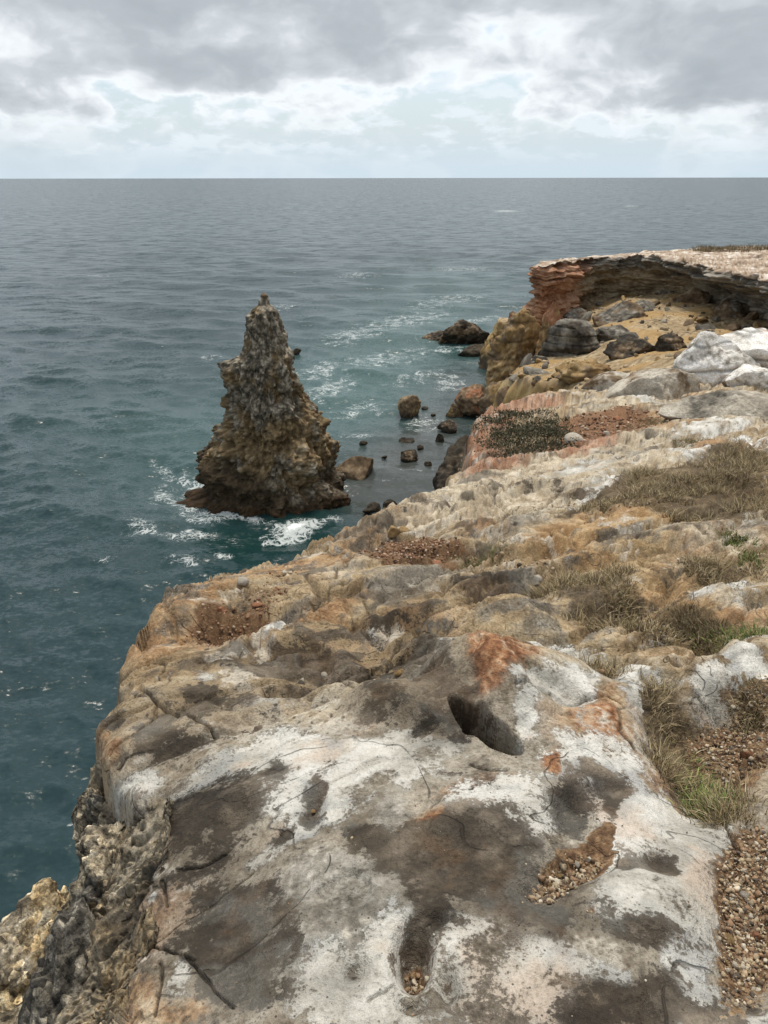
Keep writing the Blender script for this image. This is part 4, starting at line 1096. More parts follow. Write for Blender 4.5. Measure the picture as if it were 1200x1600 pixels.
# leaning rock under the red outcrop, its shade put into the dark palette
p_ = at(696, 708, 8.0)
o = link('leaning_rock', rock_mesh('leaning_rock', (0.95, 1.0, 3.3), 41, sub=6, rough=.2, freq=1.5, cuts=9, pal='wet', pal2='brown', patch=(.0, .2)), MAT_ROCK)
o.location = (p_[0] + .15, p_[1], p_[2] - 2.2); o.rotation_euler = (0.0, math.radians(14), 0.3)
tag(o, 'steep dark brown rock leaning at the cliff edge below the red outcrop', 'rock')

# ------------------------------------------------------------------ sandy slope, yellow cliff
SANDP = [(1060, 466, 7.0), (1000, 476, 7.4), (950, 492, 7.8), (1140, 508, 7.05), (1200, 520, 6.6), (1300, 530, 6.2), (1100, 540, 6.4), (1000, 540, 7.1), (900, 566, 7.9), (930, 600, 7.3), (1050, 580, 6.0), (1150, 560, 5.7), (880, 500, 9.0), (860, 520, 9.0), (830, 578, 8.35), (800, 588, 8.45), (860, 588, 8.1), (772, 500, 9.9), (800, 502, 9.8), (840, 502, 9.5), (1200, 600, 4.9), (1000, 620, 5.8), (900, 640, 6.4), (900, 440, 8.2), (1400, 540, 5.8)]
sandF = Field([(*at(a, b, c)[:2], EYE - c) for a, b, c in SANDP], c=0.03)
SEDGE = [(770, 499, 9.95), (778, 507, 9.95), (815, 511, 9.75), (846, 516, 9.3), (858, 548, 8.75), (800, 572, 8.5), (788, 586, 8.5), (800, 594, 8.4), (890, 600, 7.9)]
se = [tuple(at(a, b, c)[:2]) for a, b, c in SEDGE] + [(6.0, 22), (10, 14), (45, 14), (45, 60), (14, 62), tuple(at(835, 470, 9.0)[:2] + np.array([0, 4.0])), tuple(at(775, 490, 9.9)[:2])]
LIP = [(846, 411, 5.15), (838, 417, 5.05), (856, 415, 4.95), (885, 411, 4.95), (910, 407, 4.95), (930, 404, 4.95), (950, 402, 4.9), (1000, 399, 4.85), (1045, 402, 4.62), (1080, 412, 4.5), (1140, 425, 4.3), (1200, 437, 4.1), (1300, 455, 3.95), (1500, 480, 3.8)]
BACK = [(848, 409.5, 5.22), (846, 410, 5.22), (865, 408, 5.3), (890, 405.5, 5.4), (915, 403.5, 5.45), (935, 401.5, 5.45), (955, 399.5, 5.42), (1003, 395.5, 5.36), (1048, 392.5, 5.3), (1085, 390.5, 5.26), (1140, 388, 5.26), (1200, 386, 5.3), (1300, 384, 5.35), (1500, 383, 5.4)]
hp_ = [tuple(at(*v)[:2]) for v in LIP[1:]] + [tuple(at(*v)[:2]) for v in BACK[::-1]]
gx, gy = np.meshgrid(np.arange(3.5, 34, 0.12), np.arange(16, 58, 0.14))
X_, Y_ = gx.ravel(), gy.ravel()
zs = sandF(X_, Y_) + 0.30 * fbm2(X_ * .4, Y_ * .4, 4) + 0.26 * (billow2(X_ * .7, Y_ * .7, 4, .5) - .2) * sstep(fbm2(X_ * .25 + 5, Y_ * .25, 2), -.2, .2) + .03 * fbm2(X_ * 2.5, Y_ * 2.5, 3)
sd_ = poly_sd(X_ + .35 * fbm2(X_ * .9, Y_ * .9, 4), Y_ + .35 * fbm2(X_ * .9 + 7, Y_ * .9, 4), se)
zs = np.where(sd_ > 0, zs - .25 * np.clip(1 - sd_ / .5, 0, 1) ** 2, zs - .25 - 2.3 * np.clip(-sd_, 0, None) - .9 * billow2(X_ * 1.1, Y_ * 1.1, 4, .55) * np.clip(-sd_ * 2, 0, 1) + .5 * (np.floor(5 * fbm2(X_ * .9 + 4, Y_ * .9, 3)) / 5) * np.clip(-sd_ * 2, 0, 1))
zs = np.where(poly_sd(X_, Y_, hp_) > 4.5, np.minimum(zs, EYE - 7.8), zs)
zs = np.where(Y_ > 56, -1.5, np.maximum(zs, -1.5))
q = np.stack([X_, Y_, zs], -1)
k_ = sd_ < 0.2
jit = np.where(k_, 0.55, 0.0)
q[:, 0] += jit * fbm3(q * np.array([.6, .6, 1.6]), 3); q[:, 1] += jit * fbm3(q * np.array([.6, .6, 1.6]) + 30, 3)
nb_ = fbm2(X_ * 4, Y_ * 4, 4, .65); na_ = fbm2(X_ * .5 + 3, Y_ * .5, 4)
c_sand = cramp(nb_ * 1.2 + .5 * na_, [(-.5, (0.13, 0.09, 0.05)), (-.1, (0.27, 0.20, 0.115)), (.2, (0.36, 0.275, 0.165)), (.5, (0.46, 0.37, 0.24))])
c_sand = lerp(c_sand, (0.36, 0.22, 0.075), .6 * sstep(fbm2(X_ * .35 + 9, Y_ * .35, 4), .02, .25))
c_face = cramp(fbm3(q * np.array([.5, .5, 1.6]), 4, .6) + .6 * fbm3(q * 4, 3, .65), [(-.5, (0.13, 0.075, 0.03)), (-.1, (0.33, 0.21, 0.085)), (.2, (0.46, 0.33, 0.15)), (.5, (0.55, 0.45, 0.28))])
c_face = lerp(c_face, (0.055, 0.045, 0.032), sstep(q[:, 2] + .6 * na_, 1.3, .5) * .9)
c_all = lerp(c_sand, 0, np.zeros(len(q))) * (1 - sstep(-sd_ + .15 * nb_, -.12, .1))[:, None] + c_face * sstep(-sd_ + .15 * nb_, -.12, .1)[:, None]
me = mesh_from('sandy_slope', q, grid_faces(*gx.shape))
attr(me, 'col', np.concatenate([np.clip(c_all, .01, .8), np.ones((len(q), 1))], -1))
sand = link('sandy_slope', me, painted_rock('gritty_sand', 22.0, 0.9, 0.03))
tag(sand, 'sloping tan grit and yellow eroded bank below the far headland', 'slope', kind='structure')

# ------------------------------------------------------------------ the far headland with its undercut lip
UND = [.1, .25, .35, .3, .35, 1.0, 1.2, 1.3, 2.0, 2.8, 3.2, 3.2, 3.2, 3.2]
Lp = np.array([at(*v) for v in LIP]); Bp = np.array([at(*v) for v in BACK])
arc = np.concatenate([[0], np.cumsum(np.linalg.norm(np.diff(Lp[:, :2], axis=0), axis=1) + .3)])
NS = 420
ss = np.linspace(0, arc[-1], NS)
Li = np.stack([np.interp(ss, arc, Lp[:, k]) for k in range(3)], -1); Bi = np.stack([np.interp(ss, arc, Bp[:, k]) for k in range(3)], -1)
ker = np.ones(9) / 9
for k in range(3):
    Li[:, k] = np.convolve(np.pad(Li[:, k], 4, 'edge'), ker, 'valid')
Ui = np.interp(ss, arc, UND)
tn = np.gradient(Li[:, :2], axis=0); tn /= np.linalg.norm(tn, axis=1, keepdims=True) + 1e-9
inn = np.stack([-tn[:, 1], tn[:, 0]], -1)             # into the rock
for k in range(2):
    inn[:, k] = np.convolve(np.pad(inn[:, k], 15, 'edge'), np.ones(31) / 31, 'valid')
rows = []
Bo = Bi.copy(); Bo[:, 1] += 2.5; Bo[:, 2] = -1.0
rows.append(Bo); rows.append(Bi + np.array([0, .6, -.8]))
for f in np.linspace(0, 1, 40):
    rows.append(Bi + (Li - Bi) * f)
for d in np.concatenate([np.linspace(0.05, 4.0, 120), np.linspace(4.1, 8.5, 40)]):
    o_ = np.interp(d, [0, .35, .6, 1.0, 1.7, 2.6, 4, 8], [0, .03, .12, .45, .9, 1.0, .85, .3])
    rw = Li.copy(); rw[:, :2] += inn * (o_ * Ui)[:, None]; rw[:, 2] -= d
    rows.append(rw)
HL = np.array(rows); nR = len(rows)
q = HL.reshape(-1, 3)
dpth = (np.repeat(Li[None, :, 2], nR, 0) - HL[..., 2]).ravel()
isface = np.zeros((nR, NS)); isface[42:] = 1; isface = isface.ravel()
istop = np.zeros((nR, NS)); istop[2:42] = 1; istop = istop.ravel()
lay = perlin3(q * np.array([.12, .12, 3.4]) + 3) + .6 * perlin3(q * np.array([.3, .3, 7.5]) + 9)
blk = fbm3(q * np.array([.55, .55, .8]) + 6, 4, .55)
crk = billow3(q * np.array([.9, .9, .6]) + 50, 3) - .22
lipz = sstep(dpth, 1.3, .7)
blkq = (np.floor(blk * 7) + sstep(blk * 7 - np.floor(blk * 7), .35, .65)) / 7
crq = fbm3(q * np.array([1.3, 1.3, 2.2]) + 90, 3, .5); crq = (np.floor(crq * 5) + sstep(crq * 5 - np.floor(crq * 5), .4, .6)) / 5
hn = np.zeros_like(q); hn[:, :2] = np.tile(-inn, (nR, 1, 1)).reshape(-1, 2)
tipf = np.tile(sstep(ss / arc[-1], .34, .12), nR)
dh = isface * (lay * (0.16 + .30 * lipz + .15 * tipf) + 1.3 * blkq + .45 * crk + .45 * crq + tipf * (.9 * fbm3(q * np.array([.35, .35, .6]) + 77, 3) + .30 * np.clip(dpth - 1.5, 0, 4)))
q = q + hn * dh[:, None]
edgef = istop * np.repeat(sstep(np.arange(nR), 36, 41), NS)
q[:, 2] += istop * (.42 * (billow2(q[:, 0] * .45, q[:, 1] * .45, 4) - .2) + .10 * fbm2(q[:, 0] * 1.7, q[:, 1] * 1.7, 3)) + .22 * np.repeat(fbm2(ss * .8, ss * 0, 4, .65)[None], nR, 0).ravel() * (isface + edgef)
n1_ = fbm3(q * .7 + 4, 5, .6); n2_ = fbm3(q * 4, 3, .65)
scol = np.tile(ss / arc[-1], nR)
acs = lambda i: arc[i] / arc[-1]
c_grey = cramp(n1_ * .7 + n2_ * .7 + .35 * lay, PAL['grey'])
c_tan = cramp(n1_ * .9 + n2_ * .7, [(-.5, (0.08, 0.058, 0.035)), (-.1, (0.24, 0.185, 0.115)), (.2, (0.40, 0.33, 0.22)), (.5, (0.50, 0.43, 0.31))])
c_red = cramp(n1_ * .8 + n2_ * .6 + .3 * lay, PAL['red'])
c_pale = cramp(n1_ * 1.1 + n2_ * .9, [(-.5, (0.09, 0.07, 0.05)), (-.15, (0.28, 0.20, 0.14)), (.1, (0.42, 0.33, 0.25)), (.45, (0.64, 0.60, 0.54))])
fred = sstep(scol + .03 * n1_, acs(5) + .02, acs(4) - .02)
c_ = lerp(c_tan, c_grey, sstep(dpth + .5 * n1_, 1.35, .6))
c_ = c_ + (c_grey - c_) * (sstep(scol + .03 * n1_, acs(8) - .02, acs(9)) * .8)[:, None]
c_ = c_ + (c_red - c_) * (fred * .9)[:, None]
c_ = c_ + (c_pale - c_) * np.maximum(istop, isface * sstep(dpth + .2 * n1_, .16, .04))[:, None]
me = mesh_from('headland', q, grid_faces(nR, NS))
attr(me, 'col', np.concatenate([np.clip(c_, .01, .8), np.ones((len(q), 1))], -1))
head = link('headland', me, MAT_ROCK)
tag(head, 'far flat-topped headland with undercut lip and red rock at its left end', 'headland', kind='structure')

# ------------------------------------------------------------------ outcrops between here and the headland
rock_obj('outcrop', 'dark layered outcrop standing in the sandy slope below the red rock', 'rock', 893, 560, 8.3, 100, 52, 51, dpt=1.0, sink=.7, cuts=10, cutr=(.45, .8), strata=.16, sfreq=2.4, pal='grey', pal2='wet', rough=.12, sub=6)
rock_obj('outcrop', 'low dark layered ledge with sand on top beside the water', 'rock', 846, 616, 8.9, 112, 40, 52, dpt=.8, sink=.8, cuts=10, cutr=(.45, .8), strata=.16, sfreq=3.2, pal='grey', pal2='wet', rough=.10, sub=6)
rock_obj('outcrop', 'grey-brown boulder lying on the upper sandy slope', 'boulder', 972, 506, 7.75, 76, 28, 53, dpt=.9, sink=.7, strata=.05, pal='brown', pal2='grey', rough=.18)
rock_obj('outcrop', 'grey rock behind the boulder on the upper sandy slope', 'boulder', 1006, 490, 7.45, 44, 20, 54, sink=.7, pal='grey', rough=.18)
rock_obj('outcrop', 'dark broken ledge across the middle of the sandy slope', 'rock', 1000, 556, 7.0, 86, 24, 55, dpt=.9, sink=.8, strata=.1, sfreq=4, pal='wet', pal2='brown', rough=.18)
rock_obj('outcrop', 'dark slab right of the layered outcrop on the sandy slope', 'rock', 956, 532, 7.6, 64, 22, 56, dpt=.9, sink=.8, strata=.1, sfreq=4, pal='grey', pal2='wet', rough=.16)
rock_obj('outcrop', 'yellow ochre hump in the lower sandy slope', 'rock', 920, 592, 7.5, 100, 30, 57, dpt=.9, sink=.8, strata=.08, sfreq=3, pal='ochre', pal2='brown', rough=.24, freq=2.2)
rock_obj('outcrop', 'small brown rock on top of the yellow cliff', 'boulder', 800, 500, 9.8, 18, 18, 58, pal='brown', pal2='red')
rock_obj('outcrop', 'flat brown rock on top of the yellow cliff beside the red headland', 'boulder', 826, 500, 9.7, 30, 14, 59, pal='brown', pal2='ochre')
rock_obj('outcrop', 'dark rubble block under the overhang of the headland', 'boulder', 1085, 474, 7.0, 50, 22, 60, sink=.6, pal='brown', pal2='grey', rough=.2)
rock_obj('slab_boulder', 'big white boulder with a dark grey band at the right edge', 'boulder', 1120, 600, 4.45, 136, 66, 61, dpt=.8, sink=.5, cuts=13, cutr=(.5, .74), pal='white', pal2='grey', patch=(.10, .2), strata=.07, sfreq=1.6, rough=.16, sub=6)
rock_obj('slab_boulder', 'large white boulder cut by the right edge of the picture', 'boulder', 1192, 584, 4.3, 150, 66, 62, dpt=.8, sink=.5, cuts=13, cutr=(.5, .74), pal='white', pal2='red', patch=(.12, .3), strata=.07, sfreq=1.6, rough=.14, sub=6)
rock_obj('slab_boulder', 'smaller white boulder in front of the white boulder pair', 'boulder', 1184, 612, 4.2, 92, 36, 63, dpt=.8, sink=.5, cuts=13, cutr=(.5, .74), pal='white', pal2='grey', patch=(.08, .2), rough=.14)
rock_obj('slab_boulder', 'long smooth grey slab below the white boulders', 'boulder', 1140, 664, 4.0, 176, 40, 64, dpt=.6, sink=.6, cuts=8, cutr=(.5, .8), pal='pale', pal2='grey', rough=.14, sub=6)
rock_obj('slab_boulder', 'brown and white ridge rock left of the white boulders', 'boulder', 1030, 634, 4.65, 160, 48, 65, dpt=.7, sink=.6, cuts=8, cutr=(.5, .8), pal='pale', pal2='brown', rough=.16, sub=6)
rock_obj('slab_boulder', 'brown weathered rock at the top of the red outcrop', 'boulder', 960, 622, 5.0, 90, 36, 66, dpt=.6, pal='brown', pal2='pale', rough=.14)

rock_obj('outcrop', 'dark ledge running along the slope above the layered outcrop', 'rock', 905, 505, 8.6, 70, 20, 67, dpt=.8, sink=.8, strata=.08, sfreq=4, pal='grey', pal2='brown', rough=.16)
rock_obj('outcrop', 'dark crumbled ledge right of the broken ledge on the slope', 'rock', 1052, 548, 6.5, 60, 20, 68, dpt=.8, sink=.8, strata=.08, sfreq=4, pal='wet', pal2='brown', rough=.2)
rock_obj('outcrop', 'brown block under the dark overhang near the right edge', 'boulder', 1150, 492, 6.9, 60, 26, 69, dpt=.8, sink=.7, pal='brown', pal2='grey', rough=.2)
rock_obj('bluff', 'yellow ochre bluff dropping to the sea beneath the red headland', 'bluff', 806, 618, 12.6, 96, 128, 70, dpt=.8, sink=.12, strata=.10, sfreq=.9, pal='ochre', pal2='brown', patch=(.06, .25), rough=.24, freq=2.4, sub=6, cuts=8, cutr=(.55, .8))
rock_obj('bluff', 'orange brown buttress between the yellow bluff and the red headland', 'bluff', 858, 575, 10.2, 44, 96, 73, dpt=.8, sink=.3, strata=.10, sfreq=.9, pal='red', pal2='ochre', patch=(-.05, .15), rough=.18, freq=1.4)

# ------------------------------------------------------------------ crumbling pebbly ledges under the seaward edge of the front slab
PAL['pebbly'] = [(-.45, (0.045, 0.040, 0.034)), (-.15, (0.17, 0.145, 0.11)), (.1, (0.34, 0.295, 0.22)), (.45, (0.56, 0.51, 0.42))]
PAL['sulphur'] = [(-.4, (0.20, 0.14, 0.075)), (0, (0.46, 0.37, 0.23)), (.4, (0.60, 0.54, 0.42))]
PAL['slate'] = [(-.4, (0.035, 0.032, 0.028)), (0, (0.11, 0.103, 0.09)), (.35, (0.24, 0.225, 0.20)), (.6, (0.46, 0.44, 0.40))]


def pebbly_material():
    m, T, b = new_mat('pebbly_rock')
    tc = T.n('ShaderNodeTexCoord').outputs['Object']
    c = T.n('ShaderNodeAttribute', attribute_name='col').outputs['Color']
    n1 = T.noise(tc, 55.0, 4, 0.72)
    vo = T.n('ShaderNodeTexVoronoi'); T.link(tc, vo.inputs['Vector']); vo.inputs['Scale'].default_value = 36.0
    vs = T.n('ShaderNodeSeparateColor'); T.link(vo.outputs['Color'], vs.inputs[0])
    c = T.mix(1.0, c, T.ramp(vs.outputs[0], [(0.0, (0.45, 0.44, 0.43)), (0.6, (1.0, 0.98, 0.95)), (0.85, (1.3, 1.27, 1.2)), (1.0, (2.4, 2.3, 2.1))]), 'MULTIPLY')
    c = T.mix(1.0, c, T.ramp(n1, [(0.34, (0.35, 0.34, 0.33)), (0.5, (1.0, 1.0, 1.0)), (0.68, (1.6, 1.58, 1.5))]), 'MULTIPLY')
    T.link(c, b.inputs['Base Color'])
    b.inputs['Roughness'].default_value = 0.92
    b.inputs['Specular IOR Level'].default_value = 0.2
    h = T.math('SUBTRACT', n1, T.math('MULTIPLY', vo.outputs['Distance'], 0.7))
    T.link(T.bump(h, 1.0, 0.022), b.inputs['Normal'])
    return m


MAT_CONG = pebbly_material()


def ledge(label, px, py, drop, half, seed, pal, pal2, patch=(0, .2), rz=0.0, rx=0.0):
    V, Fc = ICO[6]
    rg = np.random.default_rng(seed)
    p = V.copy()
    for _ in range(8):
        n = rg.normal(size=3); n /= np.linalg.norm(n)
        p = p - 0.9 * np.clip(p @ n - rg.uniform(.5, .8), 0, None)[:, None] * n
    w = p * np.asarray(half)
    q_ = w + seed * 2.3
    d_ = .055 * (billow3(q_ * 3.6, 4, .5) - .25) * 2 + .14 * (np.floor(fbm3(q_ * 3.0 + 9, 3, .5) * 5) / 5) + .05 * fbm3(q_ * 2.0, 3)
    pb = billow3(q_ * 17, 3, .62)
    d_ = d_ + .040 * (pb - .2)
    w = w + V * d_[:, None]
    n2 = fbm3(q_ * 22, 3, .7); n1 = fbm3(q_ * 3.2, 4, .6)
    c = cramp(n2 * 1.0 + (pb - .25) * .9 + .3 * n1, PAL[pal])
    c = c + (cramp(n2 + (pb - .25) * .6, PAL[pal2]) - c) * sstep(fbm3(q_ * 2.2 + 50, 4, .6) + .2 * n2, *patch)[:, None]
    me = mesh_from('pebbly_ledge', w, Fc)
    attr(me, 'col', np.concatenate([np.clip(c, .012, .8), np.ones((len(c), 1))], -1))
    o = link('pebbly_ledge', me, MAT_CONG)
    o.location = at(px, py, drop); o.rotation_euler = (rx, 0, rz)
    tag(o, label, 'rock ledge')


ledge('rough pebbly grey and tan ledge under the edge of the front slab', 203, 1385, 2.30, (.19, .26, .40), 3, 'pebbly', 'slate', (.14, .28), .3)
ledge('pale yellow crumbling ledge at the lower left corner above the sea', 78, 1570, 2.72, (.24, .32, .42), 5, 'sulphur', 'pebbly', (-.02, .15), -.2)
ledge('dark grey pebbly rock face between the yellow ledge and the front slab', 158, 1560, 2.32, (.16, .30, .40), 8, 'slate', 'pebbly', (.0, .2), .15)
ledge('tan rubble ledge in the bottom left corner', 10, 1730, 2.65, (.34, .30, .44), 12, 'pebbly', 'sulphur', (.0, .2), .5)
ledge('small knobbly rock jutting seaward below the slab edge', 170, 1300, 2.46, (.14, .17, .28), 15, 'pebbly', 'slate', (.0, .15), .0)

# ================================================================== LOOSE STONES, GRAVEL, PLANTS
CV = np.stack([cx2, cy2, cz], -1)
area = (np.abs(np.gradient(GX, axis=1)) * np.abs(np.gradient(GY, axis=0))).ravel()
inview = (cy > 0.4) & (csd > 0.02)


def spots(blobs, n, rg, thr=0.5, warp=True, patchy=False):
    """random points on the cliff top inside a set of patches"""
    m = mask(plan_blobs(blobs), px_w if warp else cx, py_w if warp else cy)
    w = np.where((m > thr) & inview, area * (m - thr + .1), 0)
    if patchy:
        w = w * (.06 + sstep(fbm2(cx * 2.2 + 40, cy * 2.2, 3), -.05, .2))
    if w.sum() <= 0:
        return np.zeros((0, 3))
    k = rg.choice(len(w), size=n, p=w / w.sum())
    return CV[k] + np.stack([rg.normal(0, .004, n), rg.normal(0, .004, n), np.zeros(n)], -1) * np.clip(cr[k], 1, 8)[:, None]


def stone_shapes(sub, n, seed):
    V, Fc = ICO[sub]
    rg = np.random.default_rng(seed)
    res = []
    for i in range(n):
        p = V * np.array([1, rg.uniform(.65, .95), rg.uniform(.5, .8)])
        for _ in range(5):
            nn = rg.normal(size=3); nn /= np.linalg.norm(nn)
            p = p - np.clip(p @ nn - rg.uniform(.25, .65), 0, None)[:, None] * nn
        p = p * (1 + .12 * fbm3(V * 1.3 + i * 5, 2)[:, None])
        res.append(p)
    return res, Fc


def rot3(rg, n):
    q = rg.normal(size=(n, 4)); q[:, :2] *= .35; q /= np.linalg.norm(q, axis=1, keepdims=True)
    x, y, z, w = q.T
    return np.stack([1 - 2 * (y * y + z * z), 2 * (x * y - z * w), 2 * (x * z + y * w), 2 * (x * y + z * w), 1 - 2 * (x * x + z * z), 2 * (y * z - x * w), 2 * (x * z - y * w), 2 * (y * z + x * w), 1 - 2 * (x * x + y * y)], -1).reshape(n, 3, 3)


PEB = np.array([(0.33, 0.25, 0.16), (0.42, 0.35, 0.25), (0.23, 0.15, 0.09), (0.50, 0.45, 0.36), (0.16, 0.11, 0.07), (0.28, 0.18, 0.11), (0.36, 0.29, 0.19), (0.11, 0.09, 0.07)])
PEB_RED = np.array([(0.26, 0.14, 0.085), (0.36, 0.23, 0.15), (0.19, 0.095, 0.055), (0.44, 0.34, 0.25), (0.28, 0.17, 0.10), (0.13, 0.075, 0.05)])


def gravel(label, blobs, n, smin, smax, seed, pal=PEB, sub=2, thr=.45):
    rg = np.random.default_rng(seed)
    P = spots(blobs, n, rg, thr)
    shp, Fc = stone_shapes(sub, 6, seed)
    n = len(P)
    sz = smin * .5 * (smax / smin * 1.5) ** (rg.random(n) ** 2.4)
    M = rot3(rg, n)
    Vs, Fs, Cs = [], [], []
    nv = len(shp[0])
    pick = rg.integers(0, 6, n)
    for i in range(n):
        Vs.append((shp[pick[i]] * sz[i]) @ M[i].T + P[i] + np.array([0, 0, sz[i] * .12]))
    Fs = (Fc[None] + (np.arange(n) * nv)[:, None, None]).reshape(-1, 3)
    c = pal[rg.integers(0, len(pal), n)] * rg.uniform(.7, 1.2, (n, 1))
    me = mesh_from('gravel', np.concatenate(Vs), Fs)
    attr(me, 'col', np.concatenate([np.repeat(c, nv, 0), np.ones((n * nv, 1))], -1))
    o = link('gravel', me, MAT_STONE)
    tag(o, label, 'gravel', kind='stuff')


gravel('ochre gravel lying in the hollow of the white foreground rock', [(890, 1352, 52, 26, -28, 1), (848, 1395, 18, 11, 0, .9), (868, 1375, 22, 12, -20, .9)], 700, .006, .019, 1)
gravel('bed of tan pebbles in the pocket at the right edge of the foreground rock', [(1165, 1425, 46, 106, 4, 1), (1192, 1350, 34, 50, 0, 1)], 2600, .006, .018, 2, PEB, 1)
gravel('brown pebbles caught in the dark pit at the bottom of the picture', [(648, 1498, 18, 28, 0, 1)], 110, .006, .016, 3)
gravel('tan pebbles scattered over the soil beside the green plants', [(1150, 1150, 62, 36, 20, 1), (1190, 1110, 36, 40, 0, 1)], 1500, .006, .020, 4, PEB, 1)
gravel('small stones filling the bowl near the seaward rim', [(370, 962, 60, 24, -22, 1), (330, 955, 34, 16, -10, .9), (420, 930, 30, 12, -20, .8)], 800, .009, .028, 5, PEB_RED, 1)
gravel('brown stones in the dark trough behind the front slab', [(540, 1060, 46, 12, 4, 1), (590, 1045, 30, 12, 0, .7)], 240, .009, .026, 6)
gravel('patch of reddish gravel below the smooth tan boulder', [(655, 852, 62, 20, 0, 1), (615, 864, 34, 11, -10, .9)], 1500, .012, .032, 7, PEB_RED, 1)
gravel('red stony soil right of the low shrub', [(930, 668, 70, 22, -6, 1), (990, 655, 50, 12, 0, .9), (870, 702, 30, 8, 0, .8)], 900, .03, .085, 8, PEB_RED, 1)
gravel('loose grit along the joints of the middle slabs', [(760, 868, 60, 12, 0, .8), (790, 890, 60, 10, 0, .7), (450, 900, 40, 8, -14, .7), (880, 905, 50, 14, 10, .7)], 420, .012, .034, 9, PEB, 1)
gravel('sparse pebbles lying between the dry grass tufts', [(1000, 950, 80, 30, 14, .9), (930, 1045, 40, 26, 30, .8), (1100, 880, 60, 18, 0, .8), (960, 790, 120, 16, 0, .8)], 420, .012, .036, 10, PEB, 1)

gravel('stray grit strewn thinly over the bare front slab', [(700, 1380, 330, 160, 0, 1), (950, 1300, 200, 120, 0, .9)], 170, .003, .009, 14, PEB, 1, .2)

# single stones large enough to pick out
SHP, FcS = stone_shapes(3, 7, 77)
STONE_ME = {}


def stone(px, py, wpx, c, label, group=None, k=0):
    xy = hit(px, py)[0]
    i = np.argmin((cx2 - xy[0]) ** 2 + (cy2 - xy[1]) ** 2)
    p = CV[i]
    s_ = wpx * float(np.linalg.norm(p - np.array([0, 0, EYE]))) / FPX / 2
    key = (k % 7, c)
    if key not in STONE_ME:
        me = mesh_from('loose_stone', SHP[k % 7], FcS)
        base = cramp(fbm3(SHP[k % 7] * 2.2 + k, 4, .6), PAL[c])
        attr(me, 'col', np.concatenate([np.clip(base, .02, .8), np.ones((len(base), 1))], -1))
        STONE_ME[key] = me
    o = link('loose_stone', STONE_ME[key], MAT_STONE)
    o.location = (p[0], p[1], p[2] + s_ * .35)
    o.scale = (s_, s_, s_)
    o.rotation_euler = (0, 0, k * 1.7)
    tag(o, label, 'stone', group)


for k, (x, y, w, c, l) in enumerate([
        (352, 972, 13, 'white', 'left one of two round white stones in the seaward bowl'), (363, 971, 12, 'white', 'right one of two round white stones in the seaward bowl'), (378, 916, 22, 'pale', 'rough pale stone at the back of the seaward bowl'), (322, 1018, 10, 'pale', 'small pale stone alone on the seaward rim below the bowl'),
        (400, 935, 18, 'red', 'reddish stone on the right side of the seaward bowl'), (345, 945, 16, 'red', 'reddish stone in the middle of the seaward bowl'),
        (630, 825, 22, 'ochre', 'tan stone at the left end of the reddish gravel patch'), (612, 832, 28, 'ochre', 'largest tan stone left of the reddish gravel patch'), (636, 815, 14, 'red', 'small pinkish stone above the reddish gravel patch'),
        (893, 688, 34, 'pale', 'pale stone beside the low shrub on the red soil'), (872, 690, 16, 'pale', 'smaller pale stone touching the low shrub'), (836, 700, 20, 'red', 'red stone in front of the low shrub'), (948, 676, 14, 'pale', 'pale pebble on the red stony soil'), (965, 652, 16, 'red', 'red stone at the far side of the red stony soil'),
        (470, 1046, 16, 'pale', 'pale stone at the left end of the dark trough'), (620, 1055, 22, 'ochre', 'tan stone wedged at the right end of the dark trough'), (505, 1033, 14, 'pale', 'small pale stone in the dark trough'),
        (1172, 1162, 20, 'red', 'pinkish flat stone on the pebbly soil beside green plants'), (1145, 1438, 15, 'ochre', 'rounded tan stone in the pebble bed near its left side'), (1190, 1430, 16, 'red', 'orange stone in the pebble bed at the right edge'), (1172, 1370, 13, 'pale', 'pale stone in the upper part of the pebble bed'), (1140, 1480, 12, 'ochre', 'yellowish stone low in the pebble bed'),
        (876, 1345, 13, 'ochre', 'yellow stone in the ochre gravel hollow'), (905, 1330, 11, 'pale', 'pale stone at the upper end of the ochre gravel hollow'), (858, 1362, 12, 'ochre', 'tan stone at the lower end of the ochre gravel hollow'), (682, 877, 18, 'red', 'pinkish stone at the right of the reddish gravel patch'), (835, 905, 24, 'pale', 'pale block among the middle slabs'), (488, 1256, 9, 'ochre', 'single orange pebble sitting in a small hollow of the white rock')]):
    stone(x, y, w, c, l, None, k)


# ------------------------------------------------------------------ grass
def leaf_mat(name):
    m, T, b = new_mat(name)
    c = T.n('ShaderNodeAttribute', attribute_name='col').outputs['Color']
    T.link(c, b.inputs['Base Color'])
    b.inputs['Roughness'].default_value = 0.75
    b.inputs['Specular IOR Level'].default_value = 0.2
    return m


MAT_LEAF = leaf_mat('grass_blade')
DRY = np.array([(0.27, 0.20, 0.11), (0.36, 0.285, 0.165), (0.15, 0.105, 0.06), (0.46, 0.38, 0.24), (0.085, 0.06, 0.038), (0.21, 0.175, 0.085)])
GREEN = np.array([(0.085, 0.125, 0.030), (0.13, 0.17, 0.045), (0.055, 0.085, 0.022), (0.19, 0.20, 0.07), (0.24, 0.19, 0.10)])
OLIVE = np.array([(0.05, 0.055, 0.028), (0.07, 0.07, 0.038), (0.10, 0.09, 0.055), (0.035, 0.036, 0.02), (0.13, 0.10, 0.065)])


